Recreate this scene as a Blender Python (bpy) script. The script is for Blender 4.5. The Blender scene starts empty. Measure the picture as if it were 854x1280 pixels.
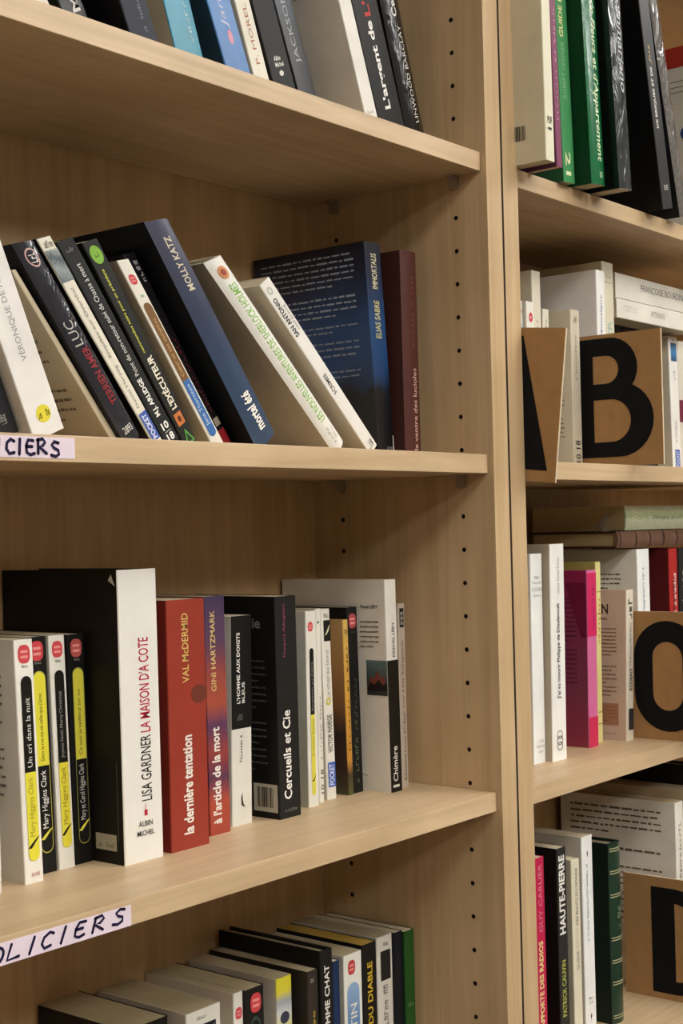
import bpy, math, random
from mathutils import Matrix, Vector

# ------------------------------------------------------------------ camera, light, exposure
SC = bpy.context.scene
COL = SC.collection
Z0 = 1.45                                  # height of the reference peg hole above the floor
cam_d = bpy.data.cameras.new('camera')
cam = bpy.data.objects.new('camera', cam_d)
COL.objects.link(cam)
cam_d.sensor_fit = 'VERTICAL'
cam_d.sensor_height = 36.0
cam_d.lens = 1786.18 * 36.0 / 1280.0
cam_d.clip_start = 0.02
_r = Vector((0.627642, -0.778122, -0.024324))
_u = Vector((0.006625, -0.025905, 0.999642))
_f = Vector((0.778474, 0.627579, 0.011104))
M = Matrix.Identity(4)
for i in range(3):
    M[i][0], M[i][1], M[i][2] = _r[i], _u[i], -_f[i]
M[0][3], M[1][3], M[2][3] = -1.144342, -0.735926, Z0 - 0.040036
cam.matrix_world = M
SC.camera = cam

world = bpy.data.worlds.new('world')
SC.world = world
world.use_nodes = True
world.node_tree.nodes['Background'].inputs[0].default_value = (1.0, 0.99, 0.97, 1)
world.node_tree.nodes['Background'].inputs[1].default_value = 0.02

LAMP_STRENGTH = 18.0
LAMPS = [(1.75, -1.0), (1.75, -2.2), (0.75, -1.2), (0.75, -2.4), (-0.25, -1.5), (-0.25, -2.7), (-1.25, -1.3), (-1.25, -2.5), (-2.3, -2.7)]  # unseen panels; the left ones added and spread to smear shadows
SC.view_settings.view_transform = 'Standard'
SC.view_settings.look = 'None'
SC.view_settings.gamma = 1.0
SC.view_settings.use_curve_mapping = False
SC.view_settings.exposure = 0.0

# ------------------------------------------------------------------ materials
def lin(h):
    h = h.lstrip('#')
    o = []
    for i in (0, 2, 4):
        c = int(h[i:i+2], 16) / 255.0
        o.append(c / 12.92 if c <= 0.04045 else ((c + 0.055) / 1.055) ** 2.4)
    return (o[0], o[1], o[2], 1.0)

_mats = {}
def base_mat(name):
    m = bpy.data.materials.new(name)
    m.use_nodes = True
    nt = m.node_tree
    return m, nt, nt.nodes['Principled BSDF']

def node(nt, typ, **kw):
    n = nt.nodes.new(typ)
    for k, v in kw.items():
        if k in n.inputs:
            n.inputs[k].default_value = v
        else:
            setattr(n, k, v)
    return n

def paper(hexc, rough=0.5, var=0.10, scale=22.0, bump=0.0, coat=0.0):
    """printed board or paper: one colour with faint mottling"""
    key = ('paper', hexc, rough, var, scale, bump, coat)
    if key in _mats:
        return _mats[key]
    m, nt, b = base_mat('printed_' + hexc.lstrip('#'))
    tc = node(nt, 'ShaderNodeTexCoord')
    nz = node(nt, 'ShaderNodeTexNoise', Scale=scale, Detail=5.0, Roughness=0.6)
    nt.links.new(tc.outputs['Object'], nz.inputs['Vector'])
    c = lin(hexc)
    rp = node(nt, 'ShaderNodeValToRGB')
    rp.color_ramp.elements[0].position = 0.3
    rp.color_ramp.elements[1].position = 0.7
    rp.color_ramp.elements[0].color = (c[0]*(1-var), c[1]*(1-var), c[2]*(1-var), 1)
    rp.color_ramp.elements[1].color = (min(1, c[0]*(1+var*.5)), min(1, c[1]*(1+var*.5)), min(1, c[2]*(1+var*.5)), 1)
    nt.links.new(nz.outputs['Fac'], rp.inputs['Fac'])
    nt.links.new(rp.outputs['Color'], b.inputs['Base Color'])
    b.inputs['Roughness'].default_value = rough
    b.inputs['Specular IOR Level'].default_value = 0.25
    b.inputs['Coat Weight'].default_value = coat
    b.inputs['Coat Roughness'].default_value = 0.12
    if bump:
        n2 = node(nt, 'ShaderNodeTexNoise', Scale=90.0 if bump < 0.3 else 55.0, Detail=2.5, Distortion=1.5)
        mp = node(nt, 'ShaderNodeMapping')
        mp.inputs['Scale'].default_value = (1, 1, 1) if bump < 0.3 else (1.3, 1.3, 0.35)
        nt.links.new(tc.outputs['Object'], mp.inputs['Vector'])
        nt.links.new(mp.outputs['Vector'], n2.inputs['Vector'])
        bp = node(nt, 'ShaderNodeBump', Strength=min(1.0, bump), Distance=0.002 if bump < 0.3 else 0.0042)
        nt.links.new(n2.outputs['Fac'], bp.inputs['Height'])
        nt.links.new(bp.outputs['Normal'], b.inputs['Normal'])
        if coat:
            nt.links.new(bp.outputs['Normal'], b.inputs['Coat Normal'])
    _mats[key] = m
    return m

def ink(hexc, rough=0.45):
    key = ('ink', hexc, rough)
    if key not in _mats:
        m, nt, b = base_mat('ink_' + hexc.lstrip('#'))
        b.inputs['Base Color'].default_value = lin(hexc)
        b.inputs['Roughness'].default_value = rough
        b.inputs['Specular IOR Level'].default_value = 0.25
        _mats[key] = m
    return _mats[key]

def pages(hexc='cfc2a4'):
    """cut page edges: fine lines across the block"""
    key = ('pages', hexc)
    if key in _mats:
        return _mats[key]
    m, nt, b = base_mat('page_edges_' + hexc)
    tc = node(nt, 'ShaderNodeTexCoord')
    mp = node(nt, 'ShaderNodeMapping')
    mp.inputs['Scale'].default_value = (1500, 25, 25)
    nz = node(nt, 'ShaderNodeTexNoise', Scale=1.0, Detail=3.0)
    nt.links.new(tc.outputs['Object'], mp.inputs['Vector'])
    nt.links.new(mp.outputs['Vector'], nz.inputs['Vector'])
    rp = node(nt, 'ShaderNodeValToRGB')
    c = lin(hexc)
    rp.color_ramp.elements[0].color = (c[0]*.62, c[1]*.6, c[2]*.56, 1)
    rp.color_ramp.elements[1].color = (min(1, c[0]*1.15), min(1, c[1]*1.15), min(1, c[2]*1.12), 1)
    nt.links.new(nz.outputs['Fac'], rp.inputs['Fac'])
    nt.links.new(rp.outputs['Color'], b.inputs['Base Color'])
    b.inputs['Roughness'].default_value = 0.9
    _mats[key] = m
    return m

def ramped(name, stops, rough=0.4, wobble=0.25, nscale=9.0, coat=0.0, axis='Z'):
    """printed picture: colours running along the book's height, torn up by noise"""
    m, nt, b = base_mat(name)
    tc = node(nt, 'ShaderNodeTexCoord')
    sp = node(nt, 'ShaderNodeSeparateXYZ')
    nt.links.new(tc.outputs['Generated'], sp.inputs[0])
    nz = node(nt, 'ShaderNodeTexNoise', Scale=nscale, Detail=5.0, Roughness=0.6)
    nt.links.new(tc.outputs['Generated'], nz.inputs['Vector'])
    ma = node(nt, 'ShaderNodeMath', operation='MULTIPLY_ADD')
    ma.inputs[1].default_value = wobble
    nt.links.new(nz.outputs['Fac'], ma.inputs[0])
    nt.links.new(sp.outputs[axis], ma.inputs[2])
    mb = node(nt, 'ShaderNodeMath', operation='SUBTRACT')
    mb.inputs[1].default_value = wobble * 0.5
    nt.links.new(ma.outputs[0], mb.inputs[0])
    rp = node(nt, 'ShaderNodeValToRGB')
    el = rp.color_ramp.elements
    el[0].position, el[0].color = stops[0][0], lin(stops[0][1])
    el[1].position, el[1].color = stops[-1][0], lin(stops[-1][1])
    for p, h in stops[1:-1]:
        e = el.new(p)
        e.color = lin(h)
    nt.links.new(mb.outputs[0], rp.inputs['Fac'])
    nt.links.new(rp.outputs['Color'], b.inputs['Base Color'])
    b.inputs['Roughness'].default_value = rough
    b.inputs['Coat Weight'].default_value = coat
    return m

def wood(name, grain, dark, light):
    """pale laminate; grain = axis the fibres follow"""
    m, nt, b = base_mat(name)
    tc = node(nt, 'ShaderNodeTexCoord')
    mp = node(nt, 'ShaderNodeMapping')
    s = [75.0, 75.0, 75.0]
    s['XYZ'.index(grain)] = 3.0
    mp.inputs['Scale'].default_value = s
    nt.links.new(tc.outputs['Object'], mp.inputs['Vector'])
    nz = node(nt, 'ShaderNodeTexNoise', Scale=1.0, Detail=7.0, Roughness=0.62, Distortion=0.6)
    nt.links.new(mp.outputs['Vector'], nz.inputs['Vector'])
    big = node(nt, 'ShaderNodeTexNoise', Scale=7.0, Detail=3.0)
    nt.links.new(tc.outputs['Object'], big.inputs['Vector'])
    mix = node(nt, 'ShaderNodeMath', operation='MULTIPLY_ADD')
    mix.inputs[1].default_value = 0.45
    nt.links.new(big.outputs['Fac'], mix.inputs[0])
    sc = node(nt, 'ShaderNodeMath', operation='MULTIPLY')
    sc.inputs[1].default_value = 0.6
    nt.links.new(nz.outputs['Fac'], sc.inputs[0])
    nt.links.new(sc.outputs[0], mix.inputs[2])
    rp = node(nt, 'ShaderNodeValToRGB')
    rp.color_ramp.elements[0].position = 0.36
    rp.color_ramp.elements[1].position = 0.68
    rp.color_ramp.elements[0].color = lin(dark)
    rp.color_ramp.elements[1].color = lin(light)
    nt.links.new(mix.outputs[0], rp.inputs['Fac'])
    nt.links.new(rp.outputs['Color'], b.inputs['Base Color'])
    b.inputs['Roughness'].default_value = 0.42
    bp = node(nt, 'ShaderNodeBump', Strength=0.08, Distance=0.001)
    nt.links.new(nz.outputs['Fac'], bp.inputs['Height'])
    nt.links.new(bp.outputs['Normal'], b.inputs['Normal'])
    return m

WX = wood('maple_laminate_along_x', 'X', 'b39772', 'd4b891')
WZ = wood('maple_laminate_upright', 'Z', 'af926a', 'ceb087')
WB = wood('maple_laminate_back', 'Z', 'ab8b62', 'c8a87d')

def simple(name, hexc, rough=0.6, metal=0.0, emit=0.0):
    m, nt, b = base_mat(name)
    b.inputs['Base Color'].default_value = lin(hexc)
    b.inputs['Roughness'].default_value = rough
    b.inputs['Metallic'].default_value = metal
    if emit:
        b.inputs['Emission Color'].default_value = (1.0, 0.99, 0.97, 1)
        b.inputs['Emission Strength'].default_value = emit
    else:
        nz = node(nt, 'ShaderNodeTexNoise', Scale=14.0, Detail=4.0)
        tc = node(nt, 'ShaderNodeTexCoord')
        nt.links.new(tc.outputs['Object'], nz.inputs['Vector'])
        bp = node(nt, 'ShaderNodeBump', Strength=0.04, Distance=0.002)
        nt.links.new(nz.outputs['Fac'], bp.inputs['Height'])
        nt.links.new(bp.outputs['Normal'], b.inputs['Normal'])
    return m

STEEL = simple('nickel_steel', 'b5aea4', 0.28, 0.85)
HOLE = simple('drilled_hole', '2a1d12', 0.9)
DARK_SIDE = simple('dark_outer_side', '3b2c1e', 0.95)  # dark brown on outer faces so the gap between uprights reads dark
KRAFT = paper('a57e50', 0.85, 0.10, 60.0, 0.05)
KRAFT_EDGE = paper('cdbb9c', 0.85, 0.1)

# ------------------------------------------------------------------ mesh helpers
def mesh_obj(name, verts, faces, mats, parent=None, midx=None, loc=None):
    me = bpy.data.meshes.new(name)
    me.from_pydata([tuple(v) for v in verts], [], faces)
    if not isinstance(mats, (list, tuple)):
        mats = [mats]
    for m in mats:
        me.materials.append(m)
    if midx:
        for p, i in zip(me.polygons, midx):
            p.material_index = i
    o = bpy.data.objects.new(name, me)
    COL.objects.link(o)
    if parent:
        o.parent = parent
    if loc:
        o.location = loc
    return o

def box_data(x0, x1, y0, y1, z0, z1, bev=0.0):
    if bev <= 0:
        v = [(x, y, z) for z in (z0, z1) for y in (y0, y1) for x in (x0, x1)]
        f = [(0, 2, 3, 1), (4, 5, 7, 6), (0, 1, 5, 4), (2, 6, 7, 3), (0, 4, 6, 2), (1, 3, 7, 5)]
        return v, f
    import bmesh
    bm = bmesh.new()
    v, f = box_data(x0, x1, y0, y1, z0, z1)
    vs = [bm.verts.new(p) for p in v]
    for q in f:
        bm.faces.new([vs[i] for i in q])
    bmesh.ops.bevel(bm, geom=list(bm.edges), offset=bev, segments=2, affect='EDGES', profile=0.5)
    bm.verts.index_update()
    vv = [tuple(p.co) for p in bm.verts]
    ff = [tuple(q.index for q in p.verts) for p in bm.faces]
    bm.free()
    return vv, ff

def box(name, x0, x1, y0, y1, z0, z1, mat, parent=None, bev=0.0):
    v, f = box_data(x0, x1, y0, y1, z0, z1, bev)
    return mesh_obj(name, v, f, mat, parent)

def empty(name, loc, label=None, cat=None, group=None):
    o = bpy.data.objects.new(name, None)
    o.empty_display_size = 0.02
    COL.objects.link(o)
    o.location = loc
    if label:
        o['label'] = label
        o['category'] = cat
    if group:
        o['group'] = group
    return o

def struct(o):
    o['kind'] = 'structure'
    return o

# ------------------------------------------------------------------ the room
XL, XR, YF, YBK, ZC = -3.2, 3.0, -3.6, 0.245, 2.75
WALL = simple('taupe_wall_paint', '94897a', 0.8)
struct(box('floor', XL, XR, YF, YBK, -0.05, 0.0, simple('grey_vinyl_floor', '5f564a', 0.5)))
struct(box('ceiling', XL, XR, YF, YBK, ZC, ZC + 0.05, simple('white_ceiling', 'dcd7cc', 0.85)))
struct(box('wall_back', XL, XR, YBK, YBK + 0.1, -0.05, ZC + 0.05, WALL))
struct(box('wall_front', XL, XR, YF - 0.1, YF, -0.05, ZC + 0.05, WALL))
struct(box('wall_left', XL - 0.1, XL, YF - 0.1, YBK + 0.1, -0.05, ZC + 0.05, WALL))
struct(box('wall_right', XR, XR + 0.1, YF - 0.1, YBK + 0.1, -0.05, ZC + 0.05, WALL))
LAMP_WHITE = simple('lamp_frame_white', 'e4e2dc', 0.5)
DIFF = simple('lamp_diffuser', 'ffffff', 0.6, 0.0, LAMP_STRENGTH)
for (lx, ly) in LAMPS:
    t = empty('ceiling_light', (lx, ly, ZC), 'square flat lit panel set against the white ceiling', 'ceiling light', 'ceiling light panels')
    box('diffuser', -0.28, 0.28, -0.28, 0.28, -0.030, -0.018, DIFF, t)
    fv, ff = [], []
    for (a, b2, c, d) in ((-0.31, 0.31, -0.31, -0.282), (-0.31, 0.31, 0.282, 0.31), (-0.31, -0.282, -0.282, 0.282), (0.282, 0.31, -0.282, 0.282), (-0.31, 0.31, -0.31, 0.31)):
        z = -0.036 if len(ff) < 24 else -0.016
        v, f = box_data(a, b2, c, d, z, 0.0)
        k = len(fv)
        fv += v
        ff += [tuple(i + k for i in q) for q in f]
    mesh_obj('frame', fv, ff, LAMP_WHITE, t)

# ------------------------------------------------------------------ the bookcases
YB, YSH, TH = 0.22306, 0.00607, 0.01809
ZA = [0.9542, 0.6342, 0.3142, 0.0264, -0.2938, -0.6138, -0.9338]
ZR = [0.9499, 0.6299, 0.3099, 0.0219, -0.2983, -0.6183, -0.9383]
YH = (0.0361, 0.18477)
ZTOP, ZBOT = 1.0, -1.39
PITCH = 0.032
HOLES = [(14 - i) * PITCH for i in range(-14, 54)]

def holed_panel(parent, x_face, x_back):
    """upright whose inner face (x_face) carries two columns of drilled peg holes"""
    s = 1 if x_back > x_face else -1
    V, F, I = [], [], []
    def quad(a, b, c, d, m=0):
        k = len(V)
        V.extend([a, b, c, d])
        F.append((k, k + 1, k + 2, k + 3))
        I.append(m)
    h = 0.008
    ys = [0.0, YH[0] - h, YH[0] + h, YH[1] - h, YH[1] + h, YB]
    for j in (0, 2, 4):
        quad((x_face, ys[j], ZBOT), (x_face, ys[j + 1], ZBOT), (x_face, ys[j + 1], ZTOP), (x_face, ys[j], ZTOP))
    for yc in YH:
        zprev = ZBOT
        for z in sorted(HOLES):
            if z - h < ZBOT or z + h > ZTOP:
                continue
            quad((x_face, yc - h, zprev), (x_face, yc + h, zprev), (x_face, yc + h, z - h), (x_face, yc - h, z - h))
            zprev = z + h
            n = 12
            k = len(V)
            for ring in range(3):
                for a in range(n):
                    t = 2 * math.pi * a / n + math.pi / 4
                    cx, cz = math.cos(t), math.sin(t)
                    if ring == 0:
                        q = h / max(abs(cx), abs(cz))
                        V.append((x_face, yc + cx * q, z + cz * q))
                    else:
                        V.append((x_face + (s * 0.009 if ring == 2 else 0), yc + cx * 0.0023, z + cz * 0.0023))
            # corners of the square fall on the ring because it starts at 45 degrees and n is a multiple of 4
            for a in range(n):
                b = (a + 1) % n
                F.append((k + a, k + b, k + n + b, k + n + a)); I.append(0)
                F.append((k + n + a, k + n + b, k + 2 * n + b, k + 2 * n + a)); I.append(1)
            F.append(tuple(k + 2 * n + a for a in range(n))); I.append(1)
        quad((x_face, yc - h, zprev), (x_face, yc + h, zprev), (x_face, yc + h, ZTOP), (x_face, yc - h, ZTOP))
    # the other faces of the board
    y0, y1 = 0.0, YB
    bv = 0.0008
    quad((x_back, y0 + bv, ZBOT), (x_back, y1, ZBOT), (x_back, y1, ZTOP), (x_back, y0 + bv, ZTOP), 2)
    quad((x_face, y0, ZBOT), (x_back - s * bv, y0, ZBOT), (x_back - s * bv, y0, ZTOP), (x_face, y0, ZTOP))
    quad((x_back - s * bv, y0, ZBOT), (x_back, y0 + bv, ZBOT), (x_back, y0 + bv, ZTOP), (x_back - s * bv, y0, ZTOP), 2)
    quad((x_face, y1, ZBOT), (x_back, y1, ZBOT), (x_back, y1, ZTOP), (x_face, y1, ZTOP))
    quad((x_face, y0, ZTOP), (x_back, y0, ZTOP), (x_back, y1, ZTOP), (x_face, y1, ZTOP))
    quad((x_face, y0, ZBOT), (x_back, y0, ZBOT), (x_back, y1, ZBOT), (x_face, y1, ZBOT))
    return mesh_obj('side_panel', V, F, [WZ, HOLE, DARK_SIDE], parent, I)

def peg(parent, x, s, y, z):
    """nickel shelf support: pin in the hole, tongue under the board, round drop plate; s = +1 panel to the right"""
    V, F = [], []
    def add(v, f):
        k = len(V)
        V.extend(v)
        F.extend([tuple(i + k for i in q) for q in f])
    n = 14
    r = 0.0052
    prof = []
    for i in range(n):                       # drop plate: rounded below, flat above
        a = math.pi * i / (n - 1)
        prof.append((r * math.cos(a), -0.0085 - r * 0.9 * math.sin(a)))
    prof = [(r, 0.0)] + prof + [(-r, 0.0)]
    m = len(prof)
    for xx in (x - s * 0.0004, x - s * 0.0048):
        V.extend([(xx, y + p[0], z + p[1]) for p in prof])
    F.append(tuple(range(m)))
    F.append(tuple(range(2 * m - 1, m - 1, -1)))
    for i in range(m):
        j = (i + 1) % m
        F.append((i, j, m + j, m + i))
    xa, xb = sorted((x - s * 0.0004, x - s * 0.0125))
    add(*box_data(xa, xb, y - 0.0045, y + 0.0045, z - 0.0018, z - 0.0001, 0.0006))
    xa, xb = sorted((x - s * 0.0012, x + s * 0.006))
    k = len(V)
    for xx in (xa, xb):
        V.extend([(xx, y + 0.0024 * math.cos(a * math.pi / 4), z - 0.008 + 0.0024 * math.sin(a * math.pi / 4)) for a in range(8)])
    for a in range(8):
        b = (a + 1) % 8
        F.append((k + a, k + b, k + 8 + b, k + 8 + a))
    return mesh_obj('shelf_peg', V, F, STEEL, parent)

def bookcase(xa, xb, tl, tr, zs, label, gapl):
    """xa..xb inner width, tl/tr thickness of the uprights"""
    t = empty('bookcase', (0, 0, Z0), label, 'bookcase', 'twin library bookcases')
    holed_panel(t, xa, xa - tl)
    holed_panel(t, xb, xb + tr)
    box('back_panel', xa - tl + 0.002, xb + tr - 0.002, YB, YB + 0.008, ZBOT, ZTOP, WB, t)
    box('top_panel', xa, xb, 0.0, YB, ZTOP - 0.0276, ZTOP, WX, t, 0.0006)
    box('bottom_panel', xa, xb, 0.004, YB, ZBOT + 0.06, ZBOT + 0.085, WX, t, 0.0006)
    box('plinth', xa, xb, 0.02, 0.035, -Z0, ZBOT + 0.06, WX, t)
    box('plinth', xa, xb, YB - 0.03, YB - 0.015, -Z0, ZBOT + 0.06, WX, t)
    box('foot', xa - tl, xa, 0.0, YB, -Z0, ZBOT, WZ, t)
    box('foot', xb, xb + tr, 0.0, YB, -Z0, ZBOT, WZ, t)
    sh = []
    for i, z in enumerate(zs):
        g = gapl.get(i, 0.0008)
        s = box('shelf', xa + g, xb - 0.0010, YSH, YB - 0.001, z - TH, z, WX, t, 0.0005)
        for y in YH:
            peg(s, xa, -1, y, z - TH)
            peg(s, xb, 1, y, z - TH)
        sh.append(s)
    return t, sh

caseA, shelvesA = bookcase(-0.86, 0.0, 0.0276, 0.0265, ZA[1:], 'pale wood bookcase with handwritten tape labels on its shelf edges', {})
caseB, shelvesB = bookcase(0.05571, 0.9157, 0.0274, 0.0276, ZR[1:], 'pale wood bookcase holding brown cardboard letter dividers', {2: 0.0052})

# ------------------------------------------------------------------ handwritten shelf tapes
GLYPH = {
 'P': [[(0, 0), (0.08, 1)], [(0.05, 0.95), (0.6, 1), (0.85, 0.78), (0.6, 0.52), (0.08, 0.45)]],
 'O': [[(0.5 + 0.45 * math.cos(a * 0.45), 0.5 + 0.5 * math.sin(a * 0.45)) for a in range(15)]],
 'L': [[(0.1, 1), (0.0, 0.05), (0.85, 0.12)]],
 'I': [[(0.55, 1), (0.4, 0)]],
 'C': [[(0.9, 0.86), (0.6, 1), (0.2, 0.75), (0.12, 0.35), (0.38, 0.04), (0.85, 0.12)]],
 'E': [[(0.85, 0.95), (0.35, 0.98), (0.12, 0.6), (0.15, 0.15), (0.5, 0), (0.9, 0.1)], [(0.15, 0.55), (0.7, 0.55)]],
 'R': [[(0.05, 0), (0.12, 0.95)], [(0.05, 0.9), (0.6, 1), (0.82, 0.78), (0.55, 0.52), (0.15, 0.48), (0.9, 0.02)]],
 'S': [[(0.85, 0.92), (0.45, 1), (0.15, 0.78), (0.4, 0.56), (0.8, 0.42), (0.85, 0.16), (0.5, 0), (0.05, 0.08)]],
}
TAPE = paper('e3d2da', 0.35, 0.06, 30.0)
MARKER = ink('201a3a', 0.4)

def ribbon(pts, w, V, F):
    n = len(pts)
    k = len(V)
    for i, p in enumerate(pts):
        a = pts[max(0, i - 1)]
        b = pts[min(n - 1, i + 1)]
        dx, dz = b[0] - a[0], b[1] - a[1]
        l = math.hypot(dx, dz) or 1
        nx, nz = -dz / l * w / 2, dx / l * w / 2
        V.append((p[0] + nx, p[1] + nz))
        V.append((p[0] - nx, p[1] - nz))
    for i in range(n - 1):
        F.append((k + 2 * i, k + 2 * i + 1, k + 2 * i + 3, k + 2 * i + 2))
    for p in (pts[0], pts[-1]):
        k = len(V)
        for a in range(8):
            V.append((p[0] + w / 2 * math.cos(a * math.pi / 4), p[1] + w / 2 * math.sin(a * math.pi / 4)))
        F.append(tuple(range(k, k + 8)))

def tape(shelf, x0, x1, z0, z1, letters, h, w, zb, pen, tilt):
    V = [(x0, YSH - 0.0004, z0), (x1, YSH - 0.0004, z0), (x1, YSH - 0.0004, z1), (x0, YSH - 0.0004, z1)]
    F = [(0, 1, 2, 3)]
    I = [0]
    for ch, xc, dz in letters:
        P, Q = [], []
        for st in GLYPH[ch]:
            ribbon([((g[0] - 0.5) * w + xc + (g[1] - 0.5) * tilt, zb + dz + g[1] * h) for g in st], pen, P, Q)
        k = len(V)
        V += [(p[0], YSH - 0.0007, p[1]) for p in P]
        F += [tuple(i + k for i in q) for q in Q]
        I += [1] * len(Q)
    o = mesh_obj('shelf_label', V, F, [TAPE, MARKER], shelf, I)
    o['label'] = 'pale pink paper tape with handwritten dark capitals'

tape(shelvesA[3], -0.625, -0.4673, -0.3116, -0.2972, [('P', -0.598, 0), ('O', -0.5815, 0), ('L', -0.5672, 0), ('I', -0.5535, 0.0004), ('C', -0.5412, 0.0006), ('I', -0.5275, 0.001), ('E', -0.5133, 0.0012), ('R', -0.4965, 0.0014), ('S', -0.4785, 0.0018)], 0.0098, 0.0108, -0.3098, 0.0021, 0.003)
tape(shelvesA[2], -0.625, -0.5085, 0.0106, 0.0247, [('P', -0.604, 0), ('O', -0.592, 0), ('L', -0.5815, 0), ('I', -0.5715, 0), ('C', -0.5625, 0), ('I', -0.5548, 0.0002), ('E', -0.5465, 0), ('R', -0.5365, 0.001), ('S', -0.5255, -0.0006)], 0.0098, 0.0082, 0.0125, 0.0023, -0.0006)

# ------------------------------------------------------------------ books
_txt = {}
def text_mesh(s, bold=0.0):
    """outline of a string as flat triangles, normalised to the unit square"""
    key = (s, bold)
    if key in _txt:
        return _txt[key]
    cu = bpy.data.curves.new('lettering', 'FONT')
    cu.body = s
    cu.resolution_u = 2
    cu.offset = bold
    o = bpy.data.objects.new('lettering', cu)
    COL.objects.link(o)
    dg = bpy.context.evaluated_depsgraph_get()
    me = o.evaluated_get(dg).to_mesh()
    vs = [(v.co.x, v.co.y) for v in me.vertices]
    fs = [tuple(p.vertices) for p in me.polygons]
    o.evaluated_get(dg).to_mesh_clear()
    bpy.data.objects.remove(o)
    bpy.data.curves.remove(cu)
    x0, x1 = min(v[0] for v in vs), max(v[0] for v in vs)
    y0, y1 = min(v[1] for v in vs), max(v[1] for v in vs)
    r = ([((v[0] - x0) / (x1 - x0), (v[1] - y0) / (y1 - y0)) for v in vs], fs)
    _txt[key] = r
    return r

def rects(lst):
    V, F = [], []
    for (a, b, c, d) in lst:
        k = len(V)
        V += [(a, c), (b, c), (b, d), (a, d)]
        F.append((k, k + 1, k + 2, k + 3))
    return V, F

def scrawl(n, seed):
    """worn lettering that can no longer be read: n letter-like marks in the unit square"""
    rnd = random.Random(seed)
    L = []
    p = 1.0 / n
    for i in range(n):
        if n > 5 and rnd.random() < 0.13:
            continue
        a, b = i * p + p * 0.08, i * p + p * 0.78
        t = (b - a) * 0.32
        hgt = 1.0 if rnd.random() < 0.3 else 0.72
        k = rnd.randrange(5)
        if k in (0, 1, 3):
            L.append((a, a + t, 0, hgt))
        if k in (1, 2):
            L.append((b - t, b, 0, hgt))
        if k in (0, 2, 4):
            L.append((a, b, 0, 0.22))
        if k in (1, 3, 4):
            L.append((a, b, hgt - 0.22, hgt))
        if k == 4:
            L.append((a, a + t, 0, hgt))
            L.append((a, b, hgt * 0.4, hgt * 0.6))
    return rects(L)

def blurb(n, seed, paras=2):
    """lines of small print reduced to word-length dashes"""
    rnd = random.Random(seed)
    L = []
    p = 1.0 / n
    ends = set(int((j + 1) * n / paras) - 1 for j in range(paras))
    skip = False
    for i in range(n):
        if skip:
            skip = False
            continue
        top = 1 - i * p
        y0, y1 = top - p * 0.58, top - p * 0.20
        x = 0.0
        lim = rnd.uniform(0.35, 0.8) if i in ends else 1.0
        if i in ends and n > 8:
            skip = True
        while x < lim - 0.03:
            w = min(rnd.uniform(0.03, 0.12), lim - x)
            L.append((x, x + w, y0 + p * 0.08 * rnd.random(), y1 - p * 0.1 * rnd.random()))
            x += w + 0.018
    return rects(L)

def rounded(u0, u1, v0, v1, ru, rv, seg=5):
    P = []
    for cx, cy, a0 in ((u1 - ru, v0 + rv, -90), (u1 - ru, v1 - rv, 0), (u0 + ru, v1 - rv, 90), (u0 + ru, v0 + rv, 180)):
        for i in range(seg + 1):
            a = math.radians(a0 + 90.0 * i / seg)
            P.append((cx + ru * math.cos(a), cy + rv * math.sin(a)))
    return P, [tuple(range(len(P)))]

def ellipse(uc, vc, ru, rv, n=18):
    return [(uc + ru * math.cos(2 * math.pi * i / n), vc + rv * math.sin(2 * math.pi * i / n)) for i in range(n)], [tuple(range(n))]

def ring(uc, vc, ru, rv, f=0.8, n=18):
    P = []
    for k in (1.0, f):
        P += [(uc + k * ru * math.cos(2 * math.pi * i / n), vc + k * rv * math.sin(2 * math.pi * i / n)) for i in range(n)]
    return P, [(i, (i + 1) % n, n + (i + 1) % n, n + i) for i in range(n)]

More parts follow.
